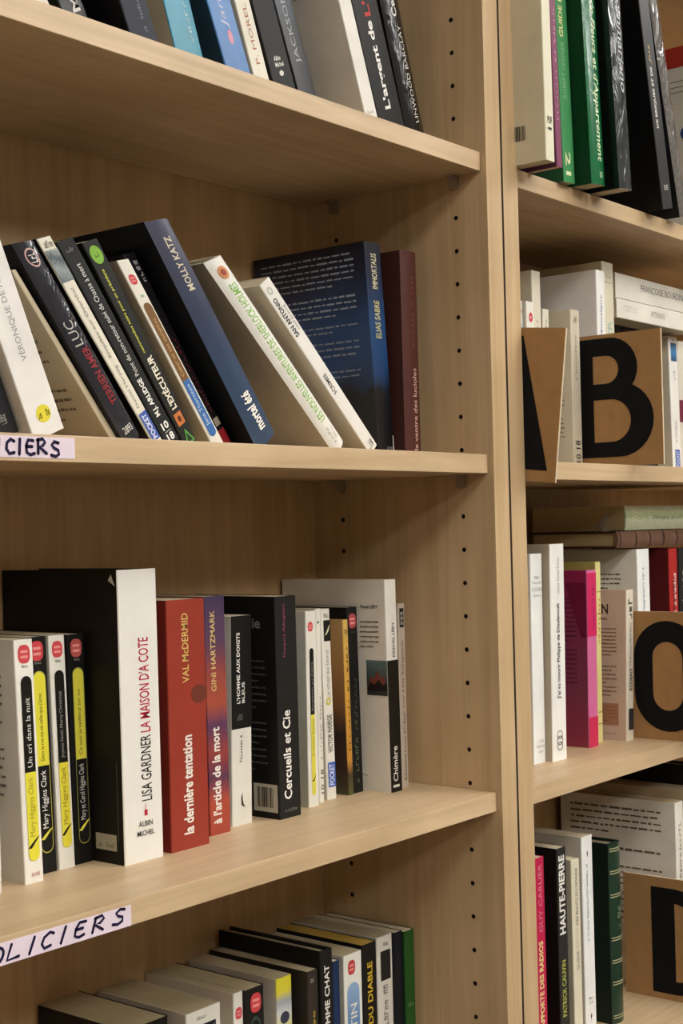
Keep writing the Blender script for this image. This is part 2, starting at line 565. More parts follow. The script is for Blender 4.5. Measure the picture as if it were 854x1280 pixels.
# position (x, y, z of the bottom spine corner), spine outline (bl, br, tr, tl in x, z), depth
G = {
 'a0':((-.4588,.09,.3142), ((0,0),(.0239,.0149),(-.0872,.1931),(-.1111,.1782)), .13),
 'a1':((-.4188,.09,.3142), ((0,0),(.0213,.0114),(-.0635,.1701),(-.0849,.1587)), .13),
 'a10':((-.0456,.055,.3142), ((0,0),(.0275,.0089),(-.0338,.1992),(-.0613,.1904)), .13),
 'a2':((-.3766,.07,.3142), ((0,0),(.0262,.0112),(-.0524,.1951),(-.0786,.1839)), .13),
 'a3':((-.3167,.08,.3142), ((0,0),(.0294,.0097),(-.0332,.1996),(-.0626,.19)), .13),
 'a4':((-.2703,.07,.3142), ((0,0),(.0265,.0111),(-.0524,.2002),(-.0789,.1892)), .13),
 'a5':((-.2373,.07,.3142), ((0,0),(.0177,.0065),(-.0518,.1941),(-.0694,.1876)), .13),
 'a6':((-.2057,.075,.3142), ((0,0),(.0267,.0105),(-.0462,.1967),(-.0729,.1862)), .13),
 'a7':((-.1717,.075,.3142), ((0,0),(.022,.009),(-.05,.1848),(-.072,.1758)), .13),
 'a8':((-.1141,.05,.3142), ((0,0),(.0171,.0062),(-.0581,.213),(-.0752,.2068)), .13),
 'a9':((-.0852,.055,.3142), ((0,0),(.0366,.0132),(-.0312,.2013),(-.0678,.1882)), .13),
 'b0':((-.5113,.08,.0264), ((0,0),(.0204,.0081),(-.0451,.1736),(-.0655,.1655)), .108),
 'b1':((-.4899,.07,.0264), ((0,0),(.027,.0111),(-.0548,.2099),(-.0817,.1989)), .14),
 'b10':((-.1405,.08,.0264), ((0,0),(.0126,.0132),(-.1436,.1619),(-.1641,.1526)), .135),
 'b11':((-.097,.072,.0264), ((0,0),(.0101,.0106),(-.1358,.1495),(-.1481,.1402)), .125),
 'b12':((-.0745,.078,.0264), ((0,0),(.0244,0),(.0085,.2009),(-.0159,.2009)), .14),
 'b13':((-.051,.066,.0264), ((0,0),(.0255,0),(.0242,.196),(-.0013,.196)), .14),
 'b2':((-.3915,.09,.0264), ((0,0),(.0048,.0038),(-.0917,.126),(-.0962,.1248)), .108),
 'b3':((-.389,.085,.0264), ((0,0),(.0139,.0101),(-.0872,.1481),(-.1065,.1424)), .108),
 'b4':((-.358,.085,.0264), ((0,0),(.0083,.0062),(-.1011,.1537),(-.1142,.1492)), .108),
 'b5':((-.344,.085,.0264), ((0,0),(.0125,.009),(-.0937,.1555),(-.1102,.1495)), .108),
 'b6':((-.3233,.085,.0264), ((0,0),(.0117,.008),(-.0906,.1583),(-.1062,.1524)), .108),
 'b7':((-.2904,.085,.0264), ((0,0),(.0104,.0076),(-.0915,.1468),(-.1041,.1437)), .108),
 'b8':((-.2646,.095,.0264), ((0,0),(.0064,.0046),(-.101,.1557),(-.1139,.152)), .108),
 'b9':((-.2494,.075,.0264), ((0,0),(.0222,.0164),(-.1001,.1818),(-.1253,.175)), .135),
 'c0':((-.5177,.097,-.2938), ((0,0),(.0116,0),(.0103,.179),(-.0013,.179)), .106),
 'c1':((-.4826,.1006,-.2938), ((0,0),(.017,0),(.011,.1781),(-.006,.1781)), .106),
 'c10':((-.1532,.1092,-.2938), ((0,0),(.0146,0),(.0158,.1784),(.0013,.1784)), .106),
 'c11':((-.1303,.1158,-.2938), ((0,0),(.0072,0),(.0077,.1793),(.0005,.1793)), .106),
 'c12':((-.1162,.1178,-.2938), ((0,0),(.0134,0),(.0092,.1784),(-.0042,.1784)), .106),
 'c13':((-.0876,.115,-.2938), ((0,0),(.0074,0),(.0042,.1666),(-.0032,.1666)), .106),
 'c14':((-.0777,.1175,-.2938), ((0,0),(.0157,0),(.0117,.1778),(-.004,.1778)), .106),
 'c15':((-.0564,.0886,-.2938), ((0,0),(.0174,0),(.0151,.2032),(-.0024,.2032)), .13),
 'c16':((-.0294,.0955,-.2938), ((0,0),(.0109,0),(.0108,.1786),(-.0001,.1786)), .12),
 'c2':((-.4586,.1161,-.2938), ((0,0),(.0185,0),(.0122,.1778),(-.0063,.1778)), .106),
 'c3':((-.4387,.1152,-.2938), ((0,0),(.0156,0),(.0095,.1777),(-.0061,.1777)), .106),
 'c4':((-.4203,.1178,-.2938), ((0,0),(.0174,0),(.0128,.1769),(-.0046,.1769)), .106),
 'c5':((-.402,.0824,-.2938), ((0,0),(.0405,0),(.0387,.2257),(-.0019,.2257)), .135),
 'c6':((-.3521,.0831,-.2938), ((0,0),(.0428,0),(.0426,.1996),(-.0003,.1996)), .13),
 'c7':((-.2898,.101,-.2938), ((0,0),(.0246,0),(.0228,.1992),(-.0018,.1992)), .115),
 'c8':((-.253,.111,-.2938), ((0,0),(.0255,0),(.0294,.1799),(.0039,.1799)), .106),
 'c9':((-.2085,.0955,-.2938), ((0,0),(.0285,0),(.0276,.195),(-.0009,.195)), .125),
 'd0':((-.378,.112,-.6138), ((0,0),(.0452,0),(.0452,.1818),(0,.1818)), .108),
 'd1':((-.3162,.1081,-.6138), ((0,0),(.0404,0),(.0404,.178),(0,.178)), .108),
 'd10':((-.0558,.1112,-.6138), ((0,0),(.0279,0),(.0279,.178),(0,.178)), .108),
 'd11':((-.0312,.108,-.6138), ((0,0),(.0146,0),(.0146,.1779),(0,.1779)), .108),
 'd12':((-.0186,.1055,-.6138), ((0,0),(.016,0),(.016,.1763),(0,.1763)), .108),
 'd2':((-.2552,.1124,-.6138), ((0,0),(.0137,0),(.0137,.178),(0,.178)), .108),
 'd3':((-.2434,.1097,-.6138), ((0,0),(.0238,0),(.0238,.178),(0,.178)), .108),
 'd4':((-.2054,.1076,-.6138), ((0,0),(.0204,0),(.0204,.178),(0,.178)), .108),
 'd5':((-.1778,.095,-.6138), ((0,0),(.0153,0),(.0153,.1798),(0,.1798)), .12),
 'd6':((-.1634,.092,-.6138), ((0,0),(.0172,0),(.0172,.1946),(0,.1946)), .125),
 'd7':((-.1302,.105,-.6138), ((0,0),(.0098,0),(.0098,.1751),(0,.1751)), .1),
 'd8':((-.1193,.1009,-.6138), ((0,0),(.0267,0),(.0267,.178),(0,.178)), .108),
 'd9':((-.0825,.1079,-.6138), ((0,0),(.0215,0),(.0215,.178),(0,.178)), .108),
 'f0':((.0532,-.0348,.3099), ((0,0),(.0159,.0002),(.0126,.2402),(-.0033,.24)), .2),
 'f1':((.0841,-.0285,.3099), ((0,0),(.0109,.0004),(.0019,.2302),(-.0089,.2298)), .2),
 'f2':((.1429,-.0024,.3099), ((0,0),(.0228,.0011),(.0113,.2408),(-.0115,.2397)), .2),
 'f3':((.1712,-.0183,.3099), ((0,0),(.0285,.0018),(.0137,.2413),(-.0148,.2395)), .2),
 'f4':((.2113,-.0291,.3099), ((0,0),(.028,.0022),(.0096,.2415),(-.0185,.2393)), .2),
 'f5':((.3381,-.0171,.3099), ((0,0),(.0242,.0051),(-.0332,.2791),(-.0574,.2741)), .2),
 'f6':((.3916,-.0114,.3099), ((0,0),(.0216,.006),(-.0504,.2662),(-.072,.2602)), .2),
 'h0':((.176,.0746,.0219), ((0,0),(.0118,0),(.0118,.178),(0,.178)), .108),
 'h1':((.1822,.0704,.0219), ((0,0),(.0149,0),(.0149,.178),(0,.178)), .108),
 'h2':((.219,.085,.0219), ((0,0),(.0181,0),(.0181,.218),(0,.218)), .13),
 'h3':((.2435,.0867,.0219), ((0,0),(.0131,0),(.0131,.178),(0,.178)), .108),
 'h4':((.2709,.0672,.0219), ((0,0),(.0199,0),(.0199,.178),(0,.178)), .108),
 'h5':((.3121,.056,.0219), ((0,0),(.0201,0),(.0201,.2265),(0,.2265)), .145),
 'h6':((.3432,.065,.0219), ((0,0),(.027,0),(.027,.2414),(0,.2414)), .15),
 'h9':((.5573,.085,.0219), ((0,0),(.0249,0),(.0203,.1746),(-.0046,.1746)), .108),
 'j0':((.1727,.0694,-.2983), ((0,0),(.0273,0),(.0296,.2253),(.0022,.2253)), .14),
 'j1':((.1971,.0606,-.2983), ((0,0),(.0295,0),(.034,.2351),(.0046,.2351)), .14),
 'j2':((.3016,.0745,-.2983), ((0,0),(.0209,0),(.0253,.2028),(.0044,.2028)), .14),
 'j3':((.3402,.0843,-.2983), ((0,0),(.0116,0),(.0162,.2112),(.0047,.2112)), .14),
 'j4':((.368,.0619,-.2983), ((0,0),(.0172,0),(.0258,.1769),(.0087,.1769)), .11),
 'j5':((.412,.0652,-.2983), ((0,0),(.0312,0),(.0312,.224),(0,.224)), .14),
 'j6':((.485,.0594,-.2983), ((0,0),(.0231,0),(.0231,.2228),(0,.2228)), .14),
 'j7':((.515,.061,-.2983), ((0,0),(.032,0),(.032,.2227),(0,.2227)), .14),
 'l0':((.1344,.05,-.6183), ((0,0),(.0204,0),(.0204,.2286),(0,.2286)), .12),
 'l1':((.1813,.05,-.6183), ((0,0),(.0193,0),(.0193,.2306),(0,.2306)), .135),
 'l2':((.2112,.05,-.6183), ((0,0),(.0173,0),(.0173,.2126),(0,.2126)), .115),
 'l3':((.2436,.055,-.6183), ((0,0),(.0234,0),(.0234,.2306),(0,.2306)), .14),
 'l4':((.325,.0674,-.6183), ((0,0),(.028,0),(.028,.2068),(0,.2068)), .125),
}

def slice_u(V, F, n=12):
    """cut flat print into narrow strips so that it can follow a rounded spine"""
    import bmesh
    bm = bmesh.new()
    vs = [bm.verts.new((u, v, 0)) for u, v in V]
    for q in F:
        try:
            bm.faces.new([vs[i] for i in q])
        except ValueError:
            pass
    for k in range(1, n):
        bmesh.ops.bisect_plane(bm, geom=list(bm.verts) + list(bm.edges) + list(bm.faces), plane_co=(k / n, 0, 0), plane_no=(1, 0, 0), dist=1e-6)
    bm.verts.index_update()
    W = [(p.co.x, p.co.y) for p in bm.verts]
    H = [tuple(q.index for q in p.verts) for p in bm.faces]
    bm.free()
    return W, H

class Book:
    def __init__(s, key, label, group, cover, spine=None, page='cfc2a4', hard=False, bulge=0.0, name='book', geo=None):
        pos, q, d = geo or G[key]
        s.q, s.d, s.bulge = q, d, bulge
        s.w = math.hypot(q[1][0] - q[0][0], q[1][1] - q[0][1])
        s.h = math.hypot(q[3][0] - q[0][0], q[3][1] - q[0][1])
        s.root = empty(name, (pos[0], pos[1], pos[2] + Z0), label, 'book', group)
        cover = cover if not isinstance(cover, str) else paper(cover)
        spine = cover if spine is None else (paper(spine) if isinstance(spine, str) else spine)
        s.n = 0
        t = min(0.0024 if hard else 0.0007, s.w * 0.18)
        tu = t / s.w
        d = s.d
        # cross-section (u across, y deep) from the left fore-edge round the spine to the right fore-edge
        out = [(0, d)]
        if bulge:
            m = 9
            for i in range(m):
                u = i / (m - 1)
                out.append((u, s.yb(u)))
        else:
            r = min(0.0011, s.w * 0.16)
            for i in range(4):
                a = math.radians(90 * i / 3)
                out.append(((r - r * math.cos(a)) / s.w, r - r * math.sin(a)))
            for i in range(4):
                a = math.radians(90 * i / 3)
                out.append((1 - (r - r * math.sin(a)) / s.w, r - r * math.cos(a)))
        out.append((1, d))
        inn = [(min(max(u, tu), 1 - tu), y if y == d else max(y + t, t)) for (u, y) in out]
        n = len(out)
        V, F, I = [], [], []
        for v in (0.0, 1.0):
            for sec in (out, inn):
                for (u, y) in sec:
                    x, z = s.at(u, v)
                    V.append((x, y, z))
        A, B, C, D = 0, n, 2 * n, 3 * n
        for i in range(n - 1):
            sp = 0 if i in (0, n - 2) else 1
            F.append((A + i, A + i + 1, C + i + 1, C + i)); I.append(sp)
            F.append((B + i + 1, B + i, D + i, D + i + 1)); I.append(0)
            F.append((C + i, C + i + 1, D + i + 1, D + i)); I.append(sp)
            F.append((A + i + 1, A + i, B + i, B + i + 1)); I.append(sp)
        for i in (0, n - 1):
            F.append((A + i, C + i, D + i, B + i)); I.append(0)
        s.cover = mesh_obj('cover', V, F, [cover, spine], s.root, I)
        for p in s.cover.data.polygons:
            p.use_smooth = False
        iv = (0.0032 if hard else 0.0005) / s.h
        dy = 0.003 if hard else 0.0006
        V = []
        for v in (iv, 1 - iv):
            for (u, y) in ((tu * 1.02, t + 0.0002), (1 - tu * 1.02, t + 0.0002), (1 - tu * 1.02, d - dy), (tu * 1.02, d - dy)):
                x, z = s.at(u, v)
                V.append((x, y, z))
        mesh_obj('page_block', V, [(0, 1, 2, 3), (7, 6, 5, 4), (0, 4, 5, 1), (1, 5, 6, 2), (2, 6, 7, 3), (3, 7, 4, 0)], pages(page), s.root)

    def yb(s, u):
        return -s.bulge * (1 - (2 * u - 1) ** 2) + (0.0 if s.bulge else 0.0)

    def at(s, u, v):
        bl, br, tr, tl = s.q
        bx, bz = bl[0] + (br[0] - bl[0]) * u, bl[1] + (br[1] - bl[1]) * u
        tx, tz = tl[0] + (tr[0] - tl[0]) * u, tl[1] + (tr[1] - tl[1]) * u
        return bx + (tx - bx) * v, bz + (tz - bz) * v

    def put(s, name, V, F, col, face='S'):
        """print flat shapes given in (u, v) on the spine ('S') or on the left cover ('L')"""
        s.n += 1
        if s.bulge and face == 'S':
            V, F = slice_u(V, F)
        e = 0.00018 + 0.00006 * s.n
        P = []
        for (u, v) in V:
            if face == 'S':
                x, z = s.at(u, v)
                P.append((x, s.yb(u) - e, z))
            else:
                x, z = s.at(0, v)
                P.append((x - e, s.d * (1 - u), z))
        m = col if not isinstance(col, str) else ink(col)
        o = mesh_obj(name, P, F, m, s.cover)
        return s

    def t(s, text, v0, v1, uc, us, col, up=True, bold=0.0, slant=0.0, name='title_lettering'):
        """string running along the spine; up = read from bottom to top"""
        V, F = text_mesh(text, bold)
        if up:
            P = [(uc + us / 2 - us * y, v0 + (v1 - v0) * (x + slant * (y - .5))) for x, y in V]
        else:
            P = [(uc - us / 2 + us * y, v1 - (v1 - v0) * (x + slant * (y - .5))) for x, y in V]
        return s.put(name, P, F, col)

    def th(s, text, u0, u1, v0, v1, col, bold=0.0, face='S', name='small_lettering'):
        V, F = text_mesh(text, bold)
        return s.put(name, [(u0 + (u1 - u0) * x, v0 + (v1 - v0) * y) for x, y in V], F, col, face)

    def sc(s, n, v0, v1, uc, us, col, seed=1, up=True, name='worn_lettering'):
        V, F = scrawl(n, seed)
        if up:
            P = [(uc + us / 2 - us * y, v0 + (v1 - v0) * x) for x, y in V]
        else:
            P = [(uc - us / 2 + us * y, v1 - (v1 - v0) * x) for x, y in V]
        return s.put(name, P, F, col)

    def sch(s, n, u0, u1, v0, v1, col, seed=1, face='S', name='worn_lettering'):
        V, F = scrawl(n, seed)
        return s.put(name, [(u0 + (u1 - u0) * x, v0 + (v1 - v0) * y) for x, y in V], F, col, face)

    def r(s, u0, u1, v0, v1, col, face='S', name='printed_band'):
        return s.put(name, *rects([(u0, u1, v0, v1)]), col, face)

    def pill(s, u0, u1, v0, v1, col, name='title_capsule', face='S'):
        ru = (u1 - u0) * 0.49
        return s.put(name, *rounded(u0, u1, v0, v1, ru, ru * s.w / s.h), col, face)

    def halfpill(s, u0, u1, v0, v1, col, top, name='title_capsule'):
        """capsule end: round on one side only"""
        ru = (u1 - u0) * 0.49
        rv = ru * s.w / s.h
        P, F = rounded(u0, u1, v0, v1, ru, rv)
        P = [(u if not ((v > v1 - rv - 1e-6) if not top else (v < v0 + rv + 1e-6)) else (u0 if u < (u0 + u1) / 2 else u1), v) for u, v in P]
        P = [((u0 if u < (u0 + u1) / 2 else u1), (v0 if top else v1)) if ((v < v0 + rv) if top else (v > v1 - rv)) else (u, v) for u, v in P]
        return s.put(name, P, F, col)

    def e(s, uc, vc, ru, rv, col, face='S', name='emblem'):
        return s.put(name, *ellipse(uc, vc, ru, rv), col, face)

    def ri(s, uc, vc, ru, rv, col, f=0.8, face='S', name='emblem_ring'):
        return s.put(name, *ring(uc, vc, ru, rv, f), col, face)

    def p(s, pts, col, face='S', name='emblem'):
        return s.put(name, pts, [tuple(range(len(pts)))], col, face)

    def bl(s, u0, u1, v0, v1, n, col, seed=1, paras=2, name='blurb_print'):
        V, F = blurb(n, seed, paras)
        return s.put(name, [(u0 + (u1 - u0) * x, v0 + (v1 - v0) * y) for x, y in V], F, col, 'L')

    def bars(s, u0, u1, v0, v1, col='15120f', seed=3, name='barcode'):
        rnd = random.Random(seed)
        L, x = [], 0.0
        while x < 0.97:
            w = rnd.choice((0.02, 0.035, 0.06))
            L.append((x, min(1, x + w), 0, 1))
            x += w + rnd.choice((0.02, 0.03, 0.05))
        V, F = rects(L)
        return s.put(name, [(u0 + (u1 - u0) * a, v0 + (v1 - v0) * b) for a, b in V], F, col, 'L')

    def logo(s, uc, vc, ru, col='c8454a'):
        """small rounded red publisher's stamp with pale bars"""
        rv = ru * s.w / s.h * 1.25
        s.put('publisher_stamp', *rounded(uc - ru, uc + ru, vc - rv, vc + rv, ru * .75, rv * .75), col)
        s.put('stamp_print', *rects([(uc - ru * .6, uc + ru * .6, vc + rv * .12, vc + rv * .42), (uc - ru * .6, uc + ru * .6, vc - rv * .45, vc - rv * .15)]), 'e0908a')
        return s

# small corrections so that neighbours do not share space
def wide(k, w, dx=0.0):
    p, q, d = G[k]
    lean = q[3][0] - q[0][0]
    G[k] = ((p[0] + dx, p[1], p[2]), ((0, 0), (w, q[1][1]), (w + lean, q[2][1]), (lean, q[3][1])), d)
wide('h0', 0.0112, -0.0062)
wide('j0', 0.0240)
wide('d2', .0118); wide('d10', .0245); wide('d5', .0144); wide('d11', .0124)
def shift(k, dx):
    p, q, d = G[k]
    G[k] = ((p[0] + dx, p[1], p[2]), q, d)
shift('b2', -.0043); shift('b12', -.0011); shift('b0', -.0048); shift('a3', -.003); shift('a9', -.0014)
G['c5'] = (G['c5'][0], G['c5'][1], .1395)
def upright(x, y, z, w, h, d):
    return ((x, y, z), ((0, 0), (w, 0), (w, h), (0, h)), d)
def lying(x, y, z, length, thick, d):
    return ((x, y, z), ((0, thick), (0, 0), (length, 0), (length, thick)), d)

GLOSS = lambda h, r=0.22: paper(h, r, 0.12, 22.0, 0.10, 0.6)

# ---- left case, top row in view: only the lower halves of leaning books show
g = 'leaning books on the top shelf in view'
Book('a0', 'cream white book at the head of the leaning top shelf row', g, 'd8cfba', 'e2dccb')
Book('a1', 'black book with small white name beside the cream white one', g, '14120f', GLOSS('211f1e')).t('Manuel', .22, .50, .62, .34, 'd8d4cc', bold=.02)
Book('a2', 'dark navy book with pale capitals beside a black book', g, '0d0d12', '2a2d38').t('MORTE', .345, .72, .5, .42, 'e6e3da', bold=.03).sc(14, .15, .33, .62, .12, '80848c', 3)
b = Book('a3', 'turquoise blue book with red and white spine lettering', g, 'd2c4a6', ramped('turquoise_print', [(0, '2d7f94'), (.45, '3797b2'), (.7, '2f6f8c'), (1, '63b6cf')], .3, .5, 14.0, .4))
b.sc(9, .38, .7, .42, .22, 'c0503e', 5).sc(12, .2, .6, .72, .1, 'd3e4e6', 6)
b = Book('a4', 'mid blue book with pale handwritten style lettering and dark teal cover', g, '20394a', ramped('blue_print', [(0, '3f6fa8'), (.5, '4c80bd'), (1, '5e93c9')], .35, .6, 8.0, .3))
b.t('Jane Hill', .3, .62, .5, .3, 'cfd3e6', slant=.08).e(.55, .26, .1, .03, 'd69aa8')
Book('a5', 'narrow cream book with rust brown spine print', g, 'e0d8c4', 'e6e0cf').t('P. MOREL / F. DUNCAN', .2, .82, .5, .26, 'a5694a')
b = Book('a6', 'black book with two tiny white words low on the spine', g, '191815', '1f1d1b').th('Albin', .3, .62, .255, .275, 'd6d2c8', .02).th('Michel', .3, .7, .228, .248, 'd6d2c8', .02).e(.5, .2, .1, .012, 'd6d2c8')
b = Book('a7', 'dark slate book with silver spaced capitals on the spine', g, '2b2b2e', ramped('slate_spine', [(0, '25262a'), (.45, '25262a'), (.75, '364a5c'), (1, '46627a')], .35, .12, 9.0, .3))
b.t('JACKSON', .30, .62, .5, .34, 'aeb2b0').sc(8, .64, .95, .5, .2, '9fb0bd', 9)
b = Book('a8', 'tall white book with bare grey white cover beside black books', g, 'e6dfd0', 'e6e2d8')
b.sch(9, .2, .8, .095, .105, '8b877c', 4).sch(11, .35, .72, .60, .615, '7b766a', 8, 'L')
b = Book('a9', 'black book with bold white and red title', g, '1b1b1b', '22211f')
b.t("L'argent de", .15, .55, .5, .30, 'efece4', bold=.03).t("L'État", .57, .82, .46, .30, 'b8322e', bold=.03)
b = Book('a10', 'glossy black book ending the leaning row against the side panel', g, '0f0e0e', paper('171514', .22, .2, 30.0, .30, .5), bulge=.003)
b.t('LINWOOD BARCLAY', .13, .58, .6, .2, 'd5d2ca').t('Cette nuit-là', .62, .95, .5, .28, 'e3e0d8', bold=.02)

# ---- left case, second row: leaning paperbacks and two upright books
g = 'leaning paperbacks on the second shelf in view'
Book('b0', 'black paperback with white words at the start of the leaning row', g, '18181a', '202125').t('Toute la', .14, .45, .5, .36, 'e4e2dc', bold=.02).sc(9, .05, .09, .5, .3, 'b7b4ac', 2)
b = Book('b1', 'large white book with grey spine capitals and a yellow emblem', g, 'd8d4cc', 'e4e1da')
b.t('VÉRONIQUE DE HAAS', .26, .59, .5, .24, '8d8b86').t('LA', .62, .74, .5, .24, '35332f', bold=.02).e(.52, .075, .23, .03, 'd9cb3c').sch(6, .33, .72, .062, .086, '4c4a14', 3)
b = Book('b2', 'thin beige book with bare cover between white and dark books', g, 'cbbd9f', 'cbbd9f')
b.bl(.35, .85, .15, .7, 10, '6b5d46', 3)
b = Book('b3', 'glossy dark paperback with worn red title and ringed stamp', g, '17161c', paper('2b2c33', .2, .2, 30.0, .35, .6), bulge=.0025)
b.ri(.5, .925, .3, .045, 'c7a19a', .82).sc(3, .9, .95, .5, .34, 'd8cfc8', 4).t('LUC', .50, .62, .42, .44, 'b9b6b0', bold=.0).t('TERRIEN AMER', .20, .49, .56, .40, '8f2f33', bold=.02).th('2893', .2, .75, .05, .085, 'cfccc3', .01)
b = Book('b4', 'white pocket paperback with grey photo at the top of its spine', g, '1e1d1b', 'e2dcc9')
b.r(.04, .98, .80, .945, ramped('grey_photo', [(0, '59666b'), (.4, '8e9794'), (.7, '404b50'), (1, 'a7aea8')], .4, .5, 12.0), name='spine_picture').sch(5, .2, .85, .955, .985, '8d8877', 5)
b.t('Enquête sur Overthal', .44, .77, .5, .34, '8a8474').t('Daniel Herzog', .19, .40, .5, .36, '8f8979').r(.12, .92, .025, .165, '3f5ba5', name='publisher_band').t('POCKET', .035, .155, .52, .46, 'dfe2ea', bold=.02)
b = Book('b5', 'black paperback with white title and two stacked numerals', g, '1a1a1a', '202020')
b.t('Point de non-retour suivi de Chasse à mort', .35, .89, .5, .28, 'dedcd4').t('M.J. ARLIDGE', .145, .335, .5, .40, 'f0eee6', bold=.03).th('10', .28, .78, .075, .112, 'f0eee6', .03).th('18', .28, .78, .018, .055, 'f0eee6', .03).r(.3, .75, .063, .066, 'c9c6bd').sch(4, .25, .7, .945, .965, '77767a', 6)
b = Book('b6', 'black paperback with green disc, yellow subtitle and large cream title', g, '1d1d1b', '232320')
b.e(.5, .935, .36, .042, '7fb03d').sch(2, .36, .64, .925, .945, '2a3c14', 2).t('commandos noirs pour un président', .47, .87, .42, .22, 'd3cf4f', bold=.015).t("L'EXÉCUTEUR", .185, .45, .5, .52, 'ece6cf', bold=.03)
b.r(.22, .82, .105, .165, 'c2743f', name='spine_picture').e(.52, .135, .13, .015, '5a2b16').p([(.15, .012), (.9, .012), (.5, .085)], '5f9a48').p([(.3, .02), (.75, .02), (.5, .065)], '223b1c')
b = Book('b7', 'cream paperback with brown and blue title capsule', g, 'd6cbb2', 'e4dfd0')
b.logo(.48, .90, .28).sch(3, .4, .7, .81, .822, '5da27e', 3).halfpill(.2, .84, .37, .78, '7a5733', True).halfpill(.2, .84, .06, .37, '3e6aa5', False).t('Cœur et ses vampires', .39, .70, .52, .34, 'c9a86a').t('Jane Thornton', .12, .345, .52, .38, 'c6d8ea')
b = Book('b8', 'black paperback with red foot and silver letters peeking over its neighbour', g, '101014', GLOSS('1a181b'))
b.sc(4, .86, .97, .6, .3, 'b6b6b8', 7).r(.0, 1, .0, .11, '8e1f26', name='red_foot').sc(12, .2, .6, .5, .3, '5d2022', 8).r(.2, .9, .13, .17, '9a927e')
b = Book('b9', 'thick navy hardback with silvery author name leaning over paperbacks', g, '0c0f16', ramped('navy_jacket', [(0, '35485f'), (.35, '2f4460'), (.62, '363f56'), (1, '464658')], .26, .22, 16.0, .6), hard=True, bulge=.002)
b.t('MOLLY KATZ', .70, .93, .52, .28, 'cfc5ab', bold=.02).t('mortel été', .06, .235, .52, .40, 'eeeadf', bold=.03)
b = Book('b10', 'white hardback with green title lettering and orange emblem', g, 'cfc6b4', 'e6e3d9', hard=True, bulge=.003)
b.t('LES NOUVELLES AVENTURES DE SHERLOCK HOLMES', .155, .88, .54, .44, '86b552', bold=.015).e(.5, .935, .26, .03, 'c88a5a').e(.5, .935, .14, .016, '9a4a3c').sc(9, .04, .12, .40, .16, '9a978d', 5).sc(8, .05, .11, .66, .14, '9a978d', 6)
b = Book('b11', 'white book with bold black title sloping beside upright blue book', g, 'd8cfbd', 'e8e4da')
b.t('SAN ANTONIO', .70, .91, .36, .36, '26241f', bold=.03).sc(10, .72, .86, .74, .16, '8d897e', 8).t('SCRIMES', .36, .475, .40, .30, '3a3833', bold=.01).sc(8, .02, .06, .5, .5, '55524a', 4).ri(.42, .95, .2, .018, '9ea89a', .7)
g = 'upright books at the end of the second shelf in view'
b = Book('b12', 'dark blue upright book with long pale text on its cover', g, ramped('night_blue_cover', [(0, '07080c'), (.30, '080a10'), (.42, '123a66'), (.62, '15406e'), (.85, '0e1d38'), (1, '0a1020')], .35, .22, 7.0, .3), page='7d6f58')
b.t('IMMORTALIS', .785, .95, .5, .34, 'c8bf9e', bold=.015).t('ELIAS SABRE', .555, .73, .5, .34, 'c3bb84', bold=.015)
b.bl(.07, .90, .80, .965, 6, '8d95a3', 11, 1).bl(.07, .90, .66, .77, 4, '8d95a3', 12, 1).bl(.07, .90, .585, .635, 2, '7f8794', 14, 1).bl(.07, .90, .44, .56, 4, '79828f', 15, 1).bl(.07, .90, .345, .42, 3, '79828f', 16, 1).sch(10, .5, .95, .035, .05, 'a5a59d', 3).p([(.82, .01), (.95, .01), (.95, .1), (.88, .1), (.88, .04)], 'a9a9a0')
b = Book('b13', 'maroon hardback with pinkish title, last on its shelf', g, '3f211c', '4f2922', hard=True, bulge=.003, page='6a4a3a')
b.t('le ventre des lucioles', .03, .43, .56, .26, 'd2ab9f', bold=.01).t('A N D R E A   H .  J A P P', .53, .88, .56, .16, '8a5348')

# ---- left case, third row
g = 'upright crime novels on the third shelf in view'
def capsule(k, label, body, top, low, ttxt, tcol, ltxt, lcol, cov, stamp='c8454a', edge=None):
    b = Book(k, label, g, cov, body)
    b.logo(.5, .94, .32, stamp).sch(4, .34, .72, .885, .895, '8a877c', 3)
    if edge:
        b.pill(.22, .86, .085, .855, edge)
    b.halfpill(.25, .83, .455, .85, top, True).halfpill(.25, .83, .09, .455, low, False)
    b.t(ttxt, .475, .76, .54, .25, tcol).t(ltxt, .19, .435, .54, .36, lcol)
    slash = '15130f' if low != '12110f' else 'd9d04a'
    b.p([(.22, .145), (.45, .165), (.72, .185), (.86, .19), (.62, .165), (.4, .143)], slash)
    return b
Book('c0', 'narrow cream book with yellow capsule at the end of the third shelf', g, 'd3ccbc', 'dcd6c6').halfpill(.25, .83, .09, .455, 'd3c94a', False).halfpill(.25, .83, .455, .85, '15130f', True)
b = capsule('c1', 'white paperback with black and yellow title capsule, standing furthest forward of its set', 'e8e4d8', '15130f', 'dcd23e', 'Un cri dans la nuit', 'd6d3ca', 'Mary Higgins Clark', '9a8f22', 'd2cabb')
b.sch(4, .35, .78, .03, .045, 'b04a48', 4).bl(.1, .85, .3, .9, 16, '6d6458', 21)
capsule('c2', 'black paperback with bright yellow title capsule between two white ones', '12110f', 'dcd23e', '12110f', "Dans la rue où vit celle que j'aime", '4a4410', 'Mary Higgins Clark', 'e4e1d8', '14120f', edge='b9b04a')
capsule('c3', 'white paperback with black and yellow title capsule in the shade of the tall hardback', 'dedacd', '15130f', 'd8cb3c', 'Joyeux Noël, Merry Christmas', '9a978f', 'Mary Higgins Clark', '7d7318', 'd0c9bb')
capsule('c4', 'black paperback with dim yellow title capsule beside the tall dark hardback', '0f0e0c', 'cfc642', '12110f', 'Ce soir je veillerai sur toi', '3d3a18', 'Mary et Carol Higgins Clark', 'c4c1b8', '12110f', 'b0544e', edge='8a8446')
